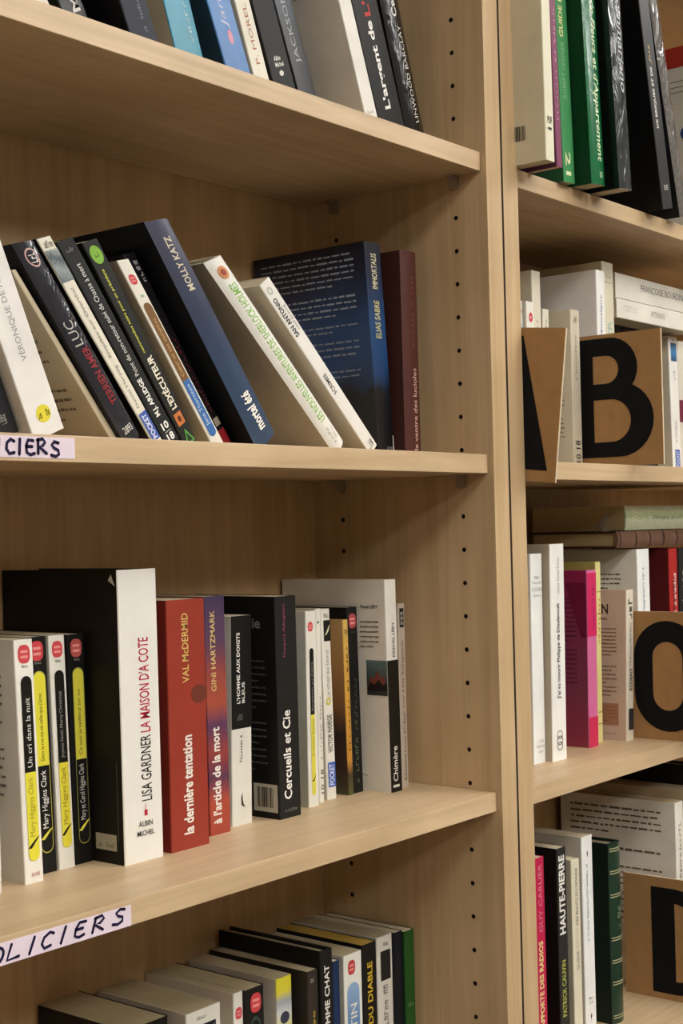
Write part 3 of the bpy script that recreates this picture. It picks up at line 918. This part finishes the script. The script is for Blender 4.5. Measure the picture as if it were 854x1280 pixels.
b = Book('c5', 'tall thick book with white spine and almost black cover', g, paper('17130e', .55, .25), paper('e3e0d6', .45, .05, 30.0, .04), hard=True)
b.t('LISA GARDNER', .205, .43, .60, .27, '24211d', bold=.008).t("LA MAISON D'A COTE", .44, .765, .60, .27, 'b3273c', bold=.008).r(.52, .60, .155, .175, 'b3273c').r(.545, .565, .175, .195, 'c98a8a').th('ALBIN', .36, .72, .12, .138, '3a3733', .01).th('MICHEL', .32, .76, .088, .106, '3a3733', .01)
b.r(.77, .94, .045, .10, 'a8a18c', 'L', 'sticker').sch(8, .79, .92, .055, .07, '6f6a5a', 3, 'L').r(.955, .96, .08, .35, '5a564a', 'L', 'fine_line').p([(.93, .965), (.985, .945), (.955, .985)], 'cfcabd', 'L', 'torn_corner')
b = Book('c6', 'broad brick red book with white title and yellow author line', g, '8a2f24', paper('94382a', .42, .10))
b.e(.80, .615, .20, .038, '6b3427', name='dark_smudge').t('la dernière tentation', .06, .455, .46, .26, 'e6dfd2', bold=.03).t('VAL McDERMID', .665, .945, .46, .17, 'd6b566', bold=.01)
b = Book('c7', 'purple and orange clouded book pressed against the brick red one', g, '5a2a24', ramped('dusk_clouds', [(0, '9a3a2c'), (.14, 'a8452f'), (.24, '54304a'), (.34, '8f3a33'), (.46, '523252'), (.56, 'a24a34'), (.68, '8e4038'), (.80, '573a52'), (1, '3f3050')], .4, .12, 5.0))
b.t("à l'article de la mort", .045, .45, .36, .42, 'e3dccf', bold=.03).t('GINI HARTZMARK', .60, .94, .36, .24, 'd3b777', bold=.01)
b = Book('c8', 'paperback with black upper and white lower spine', g, 'd6d2c6', 'd9d5c8')
b.r(0, 1, .46, 1.0, '12110f').t("L'HOMME AUX DOIGTS", .58, .92, .34, .17, 'e6e3da', bold=.02).t('BLEUS', .58, .68, .58, .14, 'e6e3da', bold=.01).sc(3, .50, .53, .4, .25, '6d6a64', 3).sc(10, .30, .43, .44, .13, '4a4740', 4)
b.p([(.5, .155), (.44, .13), (.46, .095), (.64, .08), (.54, .10), (.5, .125)], '15130f')
b = Book('c9', 'black book with large white serif title and barcode on its cover', g, '12100f', '1b1a19')
b.t('Cercueils et Cie', .085, .485, .40, .36, 'e9e6dc', bold=.02).t('Margery Allingham', .725, .965, .40, .15, '8f4765').sch(9, .25, .8, .03, .043, '8d8a82', 5)
b.th('Cie', .70, .86, .855, .905, '77746e', .02, 'L').bl(.66, .90, .48, .72, 8, '4d4a45', 21).bl(.66, .90, .20, .44, 8, '4d4a45', 22).r(.76, .985, .03, .155, 'b4ad9c', 'L', 'barcode_patch').bars(.79, .95, .05, .14)
b = Book('c10', 'white paperback with slim black and yellow capsule beside the large black book', g, ramped('white_cover_ramp', [(0, 'b3b09a'), (.5, 'c8c4b2'), (1, 'd6d0c0')], .5, .3, 6.0), 'dcd8ca')  # white cover as a colour ramp, darker towards the foot
b.logo(.42, .92, .24).halfpill(.30, .68, .47, .81, '15130f', True).halfpill(.30, .68, .06, .47, 'd3c94a', False).t('Requiem au Caire', .49, .74, .5, .2, '8f8c84').t('Robert Daley', .26, .45, .5, .2, '8a8230').p([(.28, .13), (.45, .14), (.72, .165), (.5, .13)], '15130f')
Book('c11', 'very thin white paperback with spaced numerals at the foot', g, 'cfc9ba', 'ddd8ca').t('10 18', .045, .17, .6, .6, '35322d').sc(16, .22, .55, .5, .35, '9a968a', 5).e(.4, .93, .2, .008, '55785a')
b = Book('c12', 'thin white paperback with black picture square and blue foot label', g, 'cfc9ba', 'dcd7c9')
b.r(.25, 1.0, .83, .94, '171512', name='spine_picture').p([(.35, .86), (.6, .885), (.95, .92), (.8, .885), (.55, .865)], 'cfc7a6').sch(4, .3, .85, .955, .975, '85907f', 3).t('Le chat au bord', .53, .78, .5, .34, '8f8b7e').ri(.48, .515, .26, .02, 'c9bb45', .55).t('VICTOR NORGE', .245, .445, .5, .5, '5a574d', bold=.01).r(.15, .92, .065, .195, '3f5ba5', name='publisher_band').t('POCKET', .075, .185, .53, .5, 'dfe2ea', bold=.01)
b = Book('c13', 'slim paperback with tan to brown picture cover and amber spine', g, ramped('desert_cover', [(0, '4b4a30'), (.12, '3a2a1c'), (.35, '33241a'), (.55, '8f6238'), (.8, 'ad8350'), (1, 'b8935f')], .45, .12, 5.0), ramped('amber_spine', [(0, '56562e'), (.12, '3b2e1c'), (.2, 'b9802f'), (.6, 'cf9c3c'), (1, 'c7a555')], .45, .08, 5.0))
b.sc(16, .25, .85, .5, .34, '5a3a16', 4).ri(.5, .93, .3, .014, '4a3a1a', .6)
b = Book('c14', 'black pocket paperback with faint green print and red stamp', g, '0f0e0d', '151311')
b.logo(.5, .925, .36, 'a8474a').sch(4, .3, .75, .86, .87, '55524c', 3).sc(8, .05, .30, .45, .3, '5d6b50', 5).sc(10, .34, .62, .5, .3, '4a5a42', 6)
b = Book('c15', 'tall off-white book with half black spine and mountain picture', g, 'e6dfd0', 'ded9cc')
b.r(0, 1, 0, .62, '15130f').t('PASCAL LÉRY', .635, .80, .58, .28, '26231f', bold=.015).t('Chimère', .05, .215, .45, .42, 'dfdcd2', bold=.01).r(.2, .75, .022, .034, 'c9c6bd')
b.th('Pascal LÉRY', .77, .93, .865, .885, '26231f', .02, 'L').bl(.76, .935, .67, .81, 6, '6d6556', 5, 1)
b.r(.81, 1.0, .455, .62, ramped('mountain_sky', [(0, '24282a'), (.35, '33403f'), (.7, '4b5c5a'), (1, '5f7472')], .4, .2, 3.0, 0, 'Z'), 'L', 'cover_picture').p([(.82, .50), (.85, .545), (.875, .53), (.91, .575), (.94, .535), (.97, .55), (.99, .5)], '7a3f34', 'L').p([(.81, .475), (.84, .52), (.88, .505), (.92, .53), (.96, .505), (1.0, .52), (1.0, .475)], '1e1a1a', 'L').sch(10, .6, .8, .07, .078, '7d7464', 3, 'L')
b = Book('c16', 'thin pale book with black tag, last before the side panel', g, 'b9ab9a', 'b9ab9a')
b.r(.2, .8, .87, .975, '1b1917').sch(2, .3, .7, .885, .955, 'b8b2a6', 3).t('avec Eddy Bellegueule', .43, .80, .5, .42, '7d4038').t('Édouard Louis En finir', .04, .41, .5, .40, '4b4038')

# ---- left case, bottom row in view: tops of the books
g = 'books on the lowest shelf in view'
Book('d0', 'black spined book whose pale page top shows at the head of the lowest row', g, '100f0d', '151311', 'b3a684')
b = Book('d1', 'thick white paperback with dark picture, lowest shelf', g, 'd2c8b4', 'dcd8ca', 'b3a684')
b.sch(5, .3, .6, .955, .97, '85816f', 3).r(.25, .85, .72, .93, '17151c', name='spine_picture').p([(.45, .80), (.8, .92), (.8, .86)], '8f8aa0')
Book('d2', 'narrow white paperback with red stamp beside a black one, lowest shelf', g, 'd6cdb9', 'e0dccf', 'b3a684').logo(.5, .90, .34).sch(4, .25, .8, .83, .84, '8a877c', 4)
Book('d3', 'black paperback with red stamp and green ring, lowest shelf', g, '14120f', '1a1816', 'b3a684').logo(.55, .925, .28).ri(.5, .80, .3, .06, '33473a', .75)
b = Book('d4', 'paperback with yellow and white spine picture, lowest shelf', g, 'cfc6b4', ramped('yellow_blur_picture', [(0, 'd3c93a'), (.72, 'd8cd3c'), (.82, 'c9cbc4'), (.88, '9a9ea6'), (.93, 'd4c73a'), (1, 'd9cf33')], .4, .10, 9.0), 'b3a684')
b.e(.5, .80, .3, .03, '3a3a48')
Book('d5', 'dark brown book with yellow spine print, lowest shelf', g, '2a251f', '332c25', 'b3a684').t('Chasse', .55, .80, .5, .28, 'c0a334').sch(2, .25, .6, .94, .96, 'a8a296', 3)
Book('d6', 'tall black hardback with white capitals, lowest shelf', g, '12110f', '191715', 'b3a684', hard=True).t('COMME CI COMME CHAT', .30, .93, .5, .40, 'd9d6cc', bold=.02)
Book('d7', 'thin dark blue book squeezed beside the tall black hardback', g, '14223a', '1b2f50')
b = Book('d8', 'white paperback with blue picture capsule and red stamp, lowest shelf', g, 'c4beb0', 'dcdace', 'b3a684')
b.logo(.42, .93, .2, 'b5403c').pill(.15, .82, .1, .85, ramped('blue_cloud_capsule', [(0, '2b4a7c'), (.6, '35619a'), (1, '8aa6c4')], .4, .3, 6.0)).t('BRAUTIN', .4, .74, .5, .36, 'd8d5c0', bold=.01)
Book('d9', 'black paperback with yellow capitals and yellow stained page top', g, '14120f', '181614', 'b8963c').t('LES VIOLONS DU DIABLE', .15, .90, .5, .36, 'c8a92e', bold=.02)
b = Book('d10', 'pale grey paperback with dark square near the top, lowest shelf', g, 'cfc9bc', 'd6d1c4', 'a99c7e')
b.sch(4, .4, .75, .945, .965, '77736a', 3).r(.22, .85, .76, .92, '22201e', name='spine_picture').sc(12, .40, .74, .5, .28, '77736a', 5)
Book('d11', 'dark navy paperback beside the green book, lowest shelf', g, '0f1118', '15181f')
Book('d12', 'green paperback standing last against the side panel, lowest shelf', g, '1c3a1c', '24501f').sch(3, .2, .8, .58, .6, '6f8a66', 3)

# ---- right case, top row in view: large books standing over the shelf edge
g = 'large format books standing over the shelf edge'
b = Book('f0', 'cream book with small barcode beside the upright board', g, 'd0c6a8', 'dcd6bb', hard=False)
b.bars(.805, .89, .095, .155, '3a342a').th('PUF', .25, .75, .15, .18, '2c2a22', .02).r(.3, .7, .125, .135, '2c2a22')
Book('f1', 'thin plum coloured book between cream and green books', g, '4a2038', '7c3a58').sc(22, .2, .8, .5, .24, 'b5849a', 4)
b = Book('f2', 'light green guide with cream capitals, next to the plum book', g, '2a5a38', '3f8a52')
b.t('GUIDE DU JARDIN', .62, 1.0, .42, .44, 'e0dd9a', bold=.02).t('ROBERT GESSNER', .36, .60, .42, .28, '86b884').t('21', .03, .13, .42, .44, 'dfe0b0', False, .02)
b = Book('f3', 'dark green glossy book with cream flowing title', g, '0b3f1f', GLOSS('14663a', .2), bulge=.003)
b.t("Plantes de Fleurs et d'Appartement", .10, .985, .52, .44, 'd2dcb8', False, .015, .012).sch(2, .45, .7, .03, .055, 'a9c29a', 3)
b = Book('f4', 'black plastic-covered book with crinkled silver lettering', g, GLOSS('101512', .25), paper('34383a', .2, .2, 30.0, .7, .7), bulge=.003)
b.t('le Sommariano', .42, .95, .6, .42, 'b9bdbd', False, .01, .03)
b = Book('f5', 'tall black book with small white capitals and wide black cover', g, paper('070707', .5, .05), paper('303030', .4, .08))
b.t('DE BRIQUES ET DE', .32, .56, .42, .24, 'dedbd2', bold=.03).t('Jus', .575, .645, .42, .28, 'd3b47c', slant=.2).sch(2, .3, .75, .075, .095, 'd3d0c8', 3).sc(3, .9, .98, .5, .3, 'd3d0c8', 4)
b = Book('f6', 'grey shiny wrapped book speckled with rust, leaning on the tall black book', g, '1a1a1c', paper('6a6660', .2, .35, 160.0, .7, .7), bulge=.0025)
b.sc(30, .15, .95, .75, .18, '8f5a50', 5)
b = Book('f7', 'white covered book with red band behind the speckled wrapped one', g, 'c9c2b2', 'd5cfc0', geo=upright(.50, -.04, ZR[2], .02, .236, .2))
b.r(0, 1, .892, 1, 'a23222', 'L', 'red_band').r(.2, .98, .815, .82, '77726a', 'L', 'fine_line').r(.2, .98, .785, .79, '77726a', 'L', 'fine_line').r(.2, .98, .758, .763, '77726a', 'L', 'fine_line').e(.75, .54, .13, .06, '2c3f74', 'L', 'cover_picture')

# ---- right case, second row
g = 'books on the shelf with the A and B dividers'
Book('h0', 'thin white and pale blue paperback squeezed against the upright', g, 'c9c4b6', 'd6d8d6').sch(3, .4, .9, .93, .95, 'a84a48', 3).r(.1, .95, .6, .86, '9fb3bd')
Book('h1', 'white paperback with round red stamp above the A card', g, 'c9c1ae', 'e2ddd0').ri(.55, .905, .26, .03, 'c8454a', .3)
Book('h2', 'tall cream paperback behind the stamped white one', g, 'cfc5ae', 'd8d0bb').sc(12, .45, .78, .5, .26, 'a99f88', 4)
Book('h3', 'small cream book behind the A card with grey print', g, 'b5aa94', 'd9d2bf').sc(8, .70, .94, .5, .26, '97907e', 5)
b = Book('h4', 'beige paperback standing between the A and B cards', g, 'cdc3ac', 'c9bfa8')
b.bl(.35, .9, .15, .55, 14, '8a7f6b', 6).sc(5, .92, .96, .5, .3, '7a7366', 3).t('Chronique', .55, .84, .5, .26, '6d675a').t('10 18', .03, .17, .5, .5, '2a2824', bold=.01)
b = Book('h5', 'large white book with violet spine print behind the B card', g, 'e4e0da', 'e6e4dd', hard=False)
b.t('Jacqueline Monsigny', .40, .88, .5, .24, '7f84a6', bold=.01)
b = Book('h6', 'tall pale green tinted book next to the lying books', g, 'c4b796', 'd5ceb4')
b.t('OS DE FER', .34, .72, .58, .40, 'a3b8a6', bold=.02).r(.15, .85, .90, .905, 'a89f80').sch(6, .3, .8, .925, .945, 'a89f80', 4)
g2 = 'white books lying flat on top of others'
Book('h7', 'upper white book lying flat with dark grey capitals', g2, 'b5ab97', 'd9d4c6', geo=lying(.375, .065, ZR[3] + .2025, .215, .030, .14)).t('FRANÇOISE BOURDIN', .30, .84, .42, .34, '5f5c55')
Book('h8', 'lower white book lying flat with faint grey print', g2, 'b9b09c', 'ddd8ca', geo=lying(.375, .064, ZR[3] + .1788, .21, .0232, .135)).t("C'EST ICI", .08, .24, .45, .3, 'b3ad9c').t('ATTENDRE', .42, .60, .45, .3, 'aaa492')
for i, (x, w, c, h) in enumerate(((.389, .030, '131215', .1775), (.421, .024, '0f1013', .1782), (.447, .030, '1d1b1c', .1770), (.479, .026, '131316', .1780), (.507, .028, '18161a', .1775))):
    Book(None, 'black paperback under the white lying books', 'black paperbacks under the lying books', c, c, geo=upright(x, .095, ZR[3], w, h, .108))
b = Book('h9', 'white paperback with small blue picture and blue foot label right of the B card', g, 'd2c8b2', 'e2dfd6')
b.r(.2, .85, .82, .955, ramped('small_blue_picture', [(0, '1e3a5e'), (.5, '3f7fb0'), (1, '20364f')], .4, .5, 9.0), name='spine_picture').sch(2, .4, .6, .965, .98, '3d4a5a', 3).sc(4, .68, .75, .5, .25, '9a968c', 4).sc(10, .22, .40, .5, .22, '9aa0a8', 5).r(.3, .8, .03, .165, '3f5ba5', name='publisher_band').t('POCKET', .04, .155, .55, .34, 'dfe2ea')
b.put('cover_print', *rects([(.30, .36, .2 + i * .045, .2 + i * .045 + .025) for i in range(16) if i not in (7, 8)]), '8a7a60', 'L')
Book(None, 'cream book with maroon band at the far end of the B card shelf', g, 'a09684', 'd0c9ba', geo=upright(.586, .088, ZR[3], .024, .172, .11)).r(0, 1, .38, .55, '6a2238')

# ---- right case, third row
g = 'books on the shelf with the O divider'
b = Book('j0', 'white book with two ruled grey lines beside the upright', g, 'd8d5cc', 'e6e6e0')
b.sch(4, .3, .75, .88, .893, '85857f', 3).sch(7, .12, .9, .857, .868, '85857f', 4).r(.08, .95, .835, .837, '9a9a94').sch(8, .1, .95, .822, .832, '85857f', 5).sch(7, .15, .9, .795, .805, '85857f', 6).sch(6, .3, .8, .10, .112, '8f8f89', 7).sch(8, .2, .9, .075, .087, '8f8f89', 8).sch(5, .35, .75, .05, .062, '8f8f89', 9)
b = Book('j1', 'tall white book with bold black upward title and oval emblem', g, 'a89c88', 'e8e6de')
b.t("J'ai vu mourir Philippe de Dieulevoult", .285, .725, .52, .30, '2a2930', bold=.02).t('Olivier Torrès Torres', .77, .935, .54, .20, '8a8880')
b.ri(.5, .118, .2, .02, '4c4a48', .8).ri(.5, .092, .22, .022, '4c4a48', .82).ri(.5, .066, .2, .02, '4c4a48', .8)
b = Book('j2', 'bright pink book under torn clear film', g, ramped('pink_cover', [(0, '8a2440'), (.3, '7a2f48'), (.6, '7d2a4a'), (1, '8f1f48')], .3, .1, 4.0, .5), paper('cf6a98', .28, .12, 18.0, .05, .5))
b.r(0, 1, .625, .985, 'c8285e', name='film_band').r(0, 1, 0, .17, 'c42f52', name='film_band').sc(16, .66, .92, .6, .26, '8a2048', 4).bl(.62, .90, .32, .85, 20, '521834', 5).p([(.80, .93), (.99, .93), (.99, .62), (.94, .62)], '6d1438', 'L', 'dark_triangle')  # last piece: a darker triangle laid flat on the left cover
b = Book('j3', 'thin pale yellow book beside the bright pink one', g, 'b0a35a', 'd6cc86')
b.put('spine_print', *rects([(.1, .9, v, v + .006) for v in (.83, .71, .165, .10)]), '8f7f4a').sc(10, .55, .80, .5, .4, 'b8634e', 6)
b = Book('j4', 'pinkish beige paperback with dark blurb leaning on the O card', g, 'cdb09c', 'd4cab6')
b.th('N', .70, .78, .84, .905, '3a2c26', .02, 'L').sch(4, .66, .78, .80, .815, '4a3a32', 3, 'L').bl(.62, .88, .55, .75, 8, '7a5a4c', 7, 1).bl(.62, .88, .28, .50, 8, '7a5a4c', 8, 3).r(.68, .905, .10, .245, 'a9795c', 'L', 'cover_picture').bl(.70, .89, .115, .23, 5, '8f5f46', 9, 1).sch(10, .66, .88, .04, .05, '7a5a4c', 4, 'L')
b.sc(3, .80, .95, .5, .5, '5d574c', 5).sc(18, .50, .78, .5, .3, '8a8374', 6).t('ROUBAIX', .33, .48, .55, .45, '3a362e', bold=.01).r(.25, .9, .07, .21, '2c2a2c')
b = Book('j5', 'tall white book with pale blue print behind the O card', g, 'e6dfd0', 'e6e6e0')
b.bl(.40, .84, .775, .875, 4, '5f5848', 9, 1).sc(26, .55, .90, .5, .2, '9aa8b5', 10, False)
b = Book('j6', 'dark red book with white downward capitals above the O card', g, '521011', 'a3221f')
b.t('PIERRE COMBES', .42, .86, .62, .26, 'e0c9c0', False, .02).sc(9, .5, .85, .5, .2, '6d2020', 3)
Book('j7', 'black book with heavy white lettering beside the dark red one', g, '141312', '1b1a19').t('Comtesse', .5, .88, .42, .5, 'e3e0d8', bold=.03)
g2 = 'old books lying flat above the O divider shelf row'
b = Book(None, 'old book lying flat with green mottled white spine', g2, 'b9b39a', ramped('green_mottled_spine', [(0, 'b9c09a'), (.45, 'd9d9c0'), (.55, 'a9b97c'), (1, 'dedcc4')], .5, .9, 16.0), 'c4ad82', geo=lying(.392, .07, ZR[4] + .2472, .24, .0292, .128), bulge=.002)
b.t('Chroniques du soir', .28, .62, .52, .22, '6d6a52', slant=.1).r(.2, .85, .66, .666, '6d6a52').sc(8, .72, .92, .5, .2, '6d6a52', 5)
film = [[(.112, .2400), (.104, .2554), (.1015, .2560), (.1085, .2395)], [(.1045, .2550), (.0935, .2668), (.0895, .2645), (.0985, .2500)], [(.1015, .2440), (.0935, .2545), (.0890, .2400), (.0960, .2385)]]
fv, ff = [], []
for i, q in enumerate(film):
    k = len(fv)
    for j, (yy, zz) in enumerate(q):
        fv.append((-.0008 - .0012 * ((i + j) % 3), yy - .07, zz - .2472))
    ff += [(k, k + 1, k + 2), (k, k + 2, k + 3)]
o = mesh_obj('torn_film', fv, ff, paper('a39a86', .25, .1), b.root)
b = Book(None, 'brown leather bound book lying flat with raised spine bands', g2, '3a2418', paper('6f5140', .5, .25, 40.0, .1), 'c0ad80', hard=True, geo=lying(.3686, .0695, ZR[4] + .2265, .235, .0196, .118), bulge=.003)
for v in (.02, .19, .345, .50, .66, .82):
    b.r(0, 1, v, v + .012, '35211a', name='raised_band')

# ---- right case, lowest row in view
g = 'books on the shelf with the D divider'
b = Book('l0', 'crimson paperback with cream capitals half behind the upright', g, 'a3163c', 'b81c46')
b.t('VOUS EN APPORTE DES RADIOS', .05, .62, .5, .42, 'dccf8a', bold=.03).t('GUY CARLIER', .66, .97, .55, .34, 'd8889a')
b = Book('l1', 'black book with chiselled white capitals and yellow green name', g, '140f0e', '2a2725')
b.t('HAUTE-PIERRE', .60, .965, .46, .62, 'e3e0d6', bold=.03).t('PATRICK CAUVIN', .22, .48, .46, .42, 'b5b95a', bold=.015)
b = Book('l2', 'cream guide with narrow dark capitals between black and white books', g, 'b5ab92', 'd8d0b6')
b.t('GUIDE', .435, .53, .55, .30, '4a463c').t('ACTUEL', .545, .655, .55, .28, 'bdb49a').t('DES BOUTS DU MONDE', .665, .955, .55, .30, '4a463c')
b = Book('l3', 'tall white book with small black diamond and blue grey script', g, 'c4bdae', 'e6e5df')  # left cover's shade put into its colour, darker than the spine
b.p([(.44, .915), (.5, .898), (.56, .915), (.5, .935)], '24232a').sc(34, .50, .87, .42, .16, '8e94a8', 5).sch(4, .35, .7, .22, .23, '9a9a96', 3).sch(5, .3, .75, .20, .21, '9a9a96', 4).p([(.44, .14), (.5, .125), (.56, .14), (.5, .155)], '24232a')
b = Book('l4', 'dark green leather bound book with gold spine bands', g, paper('0f1d16', .4, .15), paper('1d3526', .35, .15, 30.0, .05, .3), 'a3987c', hard=True, bulge=.004)
for v in (.955, .83, .70, .46, .335, .215, .03):
    b.put('gold_band', *rects([(.06, .94, v, v + .006), (.06, .94, v + .014, v + .02)]), 'a39f78')
b.sc(4, .58, .66, .55, .3, '6f7f66', 3).sc(3, .52, .55, .55, .2, '6f7f66', 4)
b = Book(None, 'large pale book with printed text cover behind the D card', g, 'e6dfd0', 'ded9cc', 'b39a76', geo=upright(.468, .052, ZR[5], .022, .2318, .16))
b.bl(.09, .88, .79, .955, 5, '6a604e', 31, 1).bl(.09, .88, .66, .74, 2, '6a604e', 33, 1).bl(.09, .88, .52, .64, 4, '6a604e', 34, 1).bl(.09, .88, .30, .50, 6, '6a604e', 35, 1).sc(22, .3, .9, .5, .3, '85816f', 5)
Book(None, 'brown topped book next to the printed text cover', g, 'bba988', 'c9c0aa', 'a3937a', geo=upright(.494, .048, ZR[5], .034, .243, .16))
Book(None, 'dark grey hardback standing tallest behind the D card', g, '1c1a1b', '3a3838', 'a3937a', hard=True, geo=upright(.532, .05, ZR[5], .026, .268, .165))

# ------------------------------------------------------------------ letter dividers
BLACK = ink('0b0a0a', 0.9)
def strip(outer, inner):
    n = len(outer)
    return list(outer) + list(inner), [(i, i + 1, n + i + 1, n + i) for i in range(n - 1)]
def join(*parts):
    V, F = [], []
    for v, f in parts:
        k = len(V)
        V += v
        F += [tuple(i + k for i in q) for q in f]
    return V, F
def bowl(a0, ac, rx, zc, rz, n=14):
    return [(a0, zc + rz)] + [(ac + rx * math.sin(math.pi * i / n), zc + rz * math.cos(math.pi * i / n)) for i in range(n + 1)] + [(a0, zc - rz)]
def letter(ch):
    """flat strokes of a heavy capital, each a list of points and faces"""
    if ch == 'O':
        o, f = rounded(-.043, .043, -.065, .065, .043, .043, 8)
        i, f = rounded(-.019, .019, -.0403, .0403, .019, .019, 8)
        V, F = strip(o + [o[0]], i + [i[0]])
        return [(V, F)]
    if ch == 'B':
        return (rects([(0, .0237, 0, .1346)]), strip(bowl(.0235, .0445, .0348, .0998, .0348), bowl(.0235, .0397, .0158, .0988, .0158)), strip(bowl(.0235, .0563, .0415, .0415, .0415), bowl(.0235, .0457, .024, .041, .024)))
    if ch == 'D':
        return (rects([(0, .0306, 0, .127)]), strip(bowl(.0305, .032, .054, .0635, .0635), bowl(.0305, .034, .026, .0625, .0468)))
    if ch == 'A':
        V = [(-.0505, 0), (-.0205, 0), (.007, .130), (-.0134, .130), (.0505, 0), (.0205, 0), (-.007, .130), (.0134, .130), (-.03, .027), (.03, .027), (.026, .05), (-.026, .05)]
        return [([V[i] for i in q], [(0, 1, 2, 3)]) for q in ((0, 1, 2, 3), (5, 4, 7, 6), (8, 9, 10, 11))]
def divider(ch, label, x, yfront, z, w, h, la, lz, tilt=0.0, th=0.0028):
    """upright card in the y-z plane, lettered on the face turned to -x; la, lz = letter origin from the back edge and the foot"""
    t = empty('letter_divider', (x, yfront, z + Z0), label, 'divider', 'cardboard letter dividers')
    t.rotation_euler = (tilt, 0, 0)
    v, f = box_data(0, th, 0, w, 0, h)
    o = mesh_obj('card', v, f, [KRAFT, KRAFT_EDGE], t, [1, 1, 1, 1, 0, 0])
    parts = [([(-.0003 - .0001 * k, w - (a + la), b + lz) for a, b in V], F) for k, (V, F) in enumerate(letter(ch))]
    mesh_obj('letter', *join(*parts), BLACK, t)
    return t
divider('B', 'brown cardboard divider with a black capital B', .3000, -.0280, ZR[3], .118, .1495, .0100, .0105)
divider('O', 'brown cardboard divider with a black capital O', .3985, -.0375, ZR[4], .12, .1507, .06, .0750)
divider('D', 'brown cardboard divider with a black capital D', .440, -.0150, ZR[5], .125, .1465, .037, .0075)
divider('A', 'brown cardboard divider with a black capital A, hanging over the shelf edge', .0572, -.0325, -.0017, .12, .149, .06, .011, math.radians(6.3))
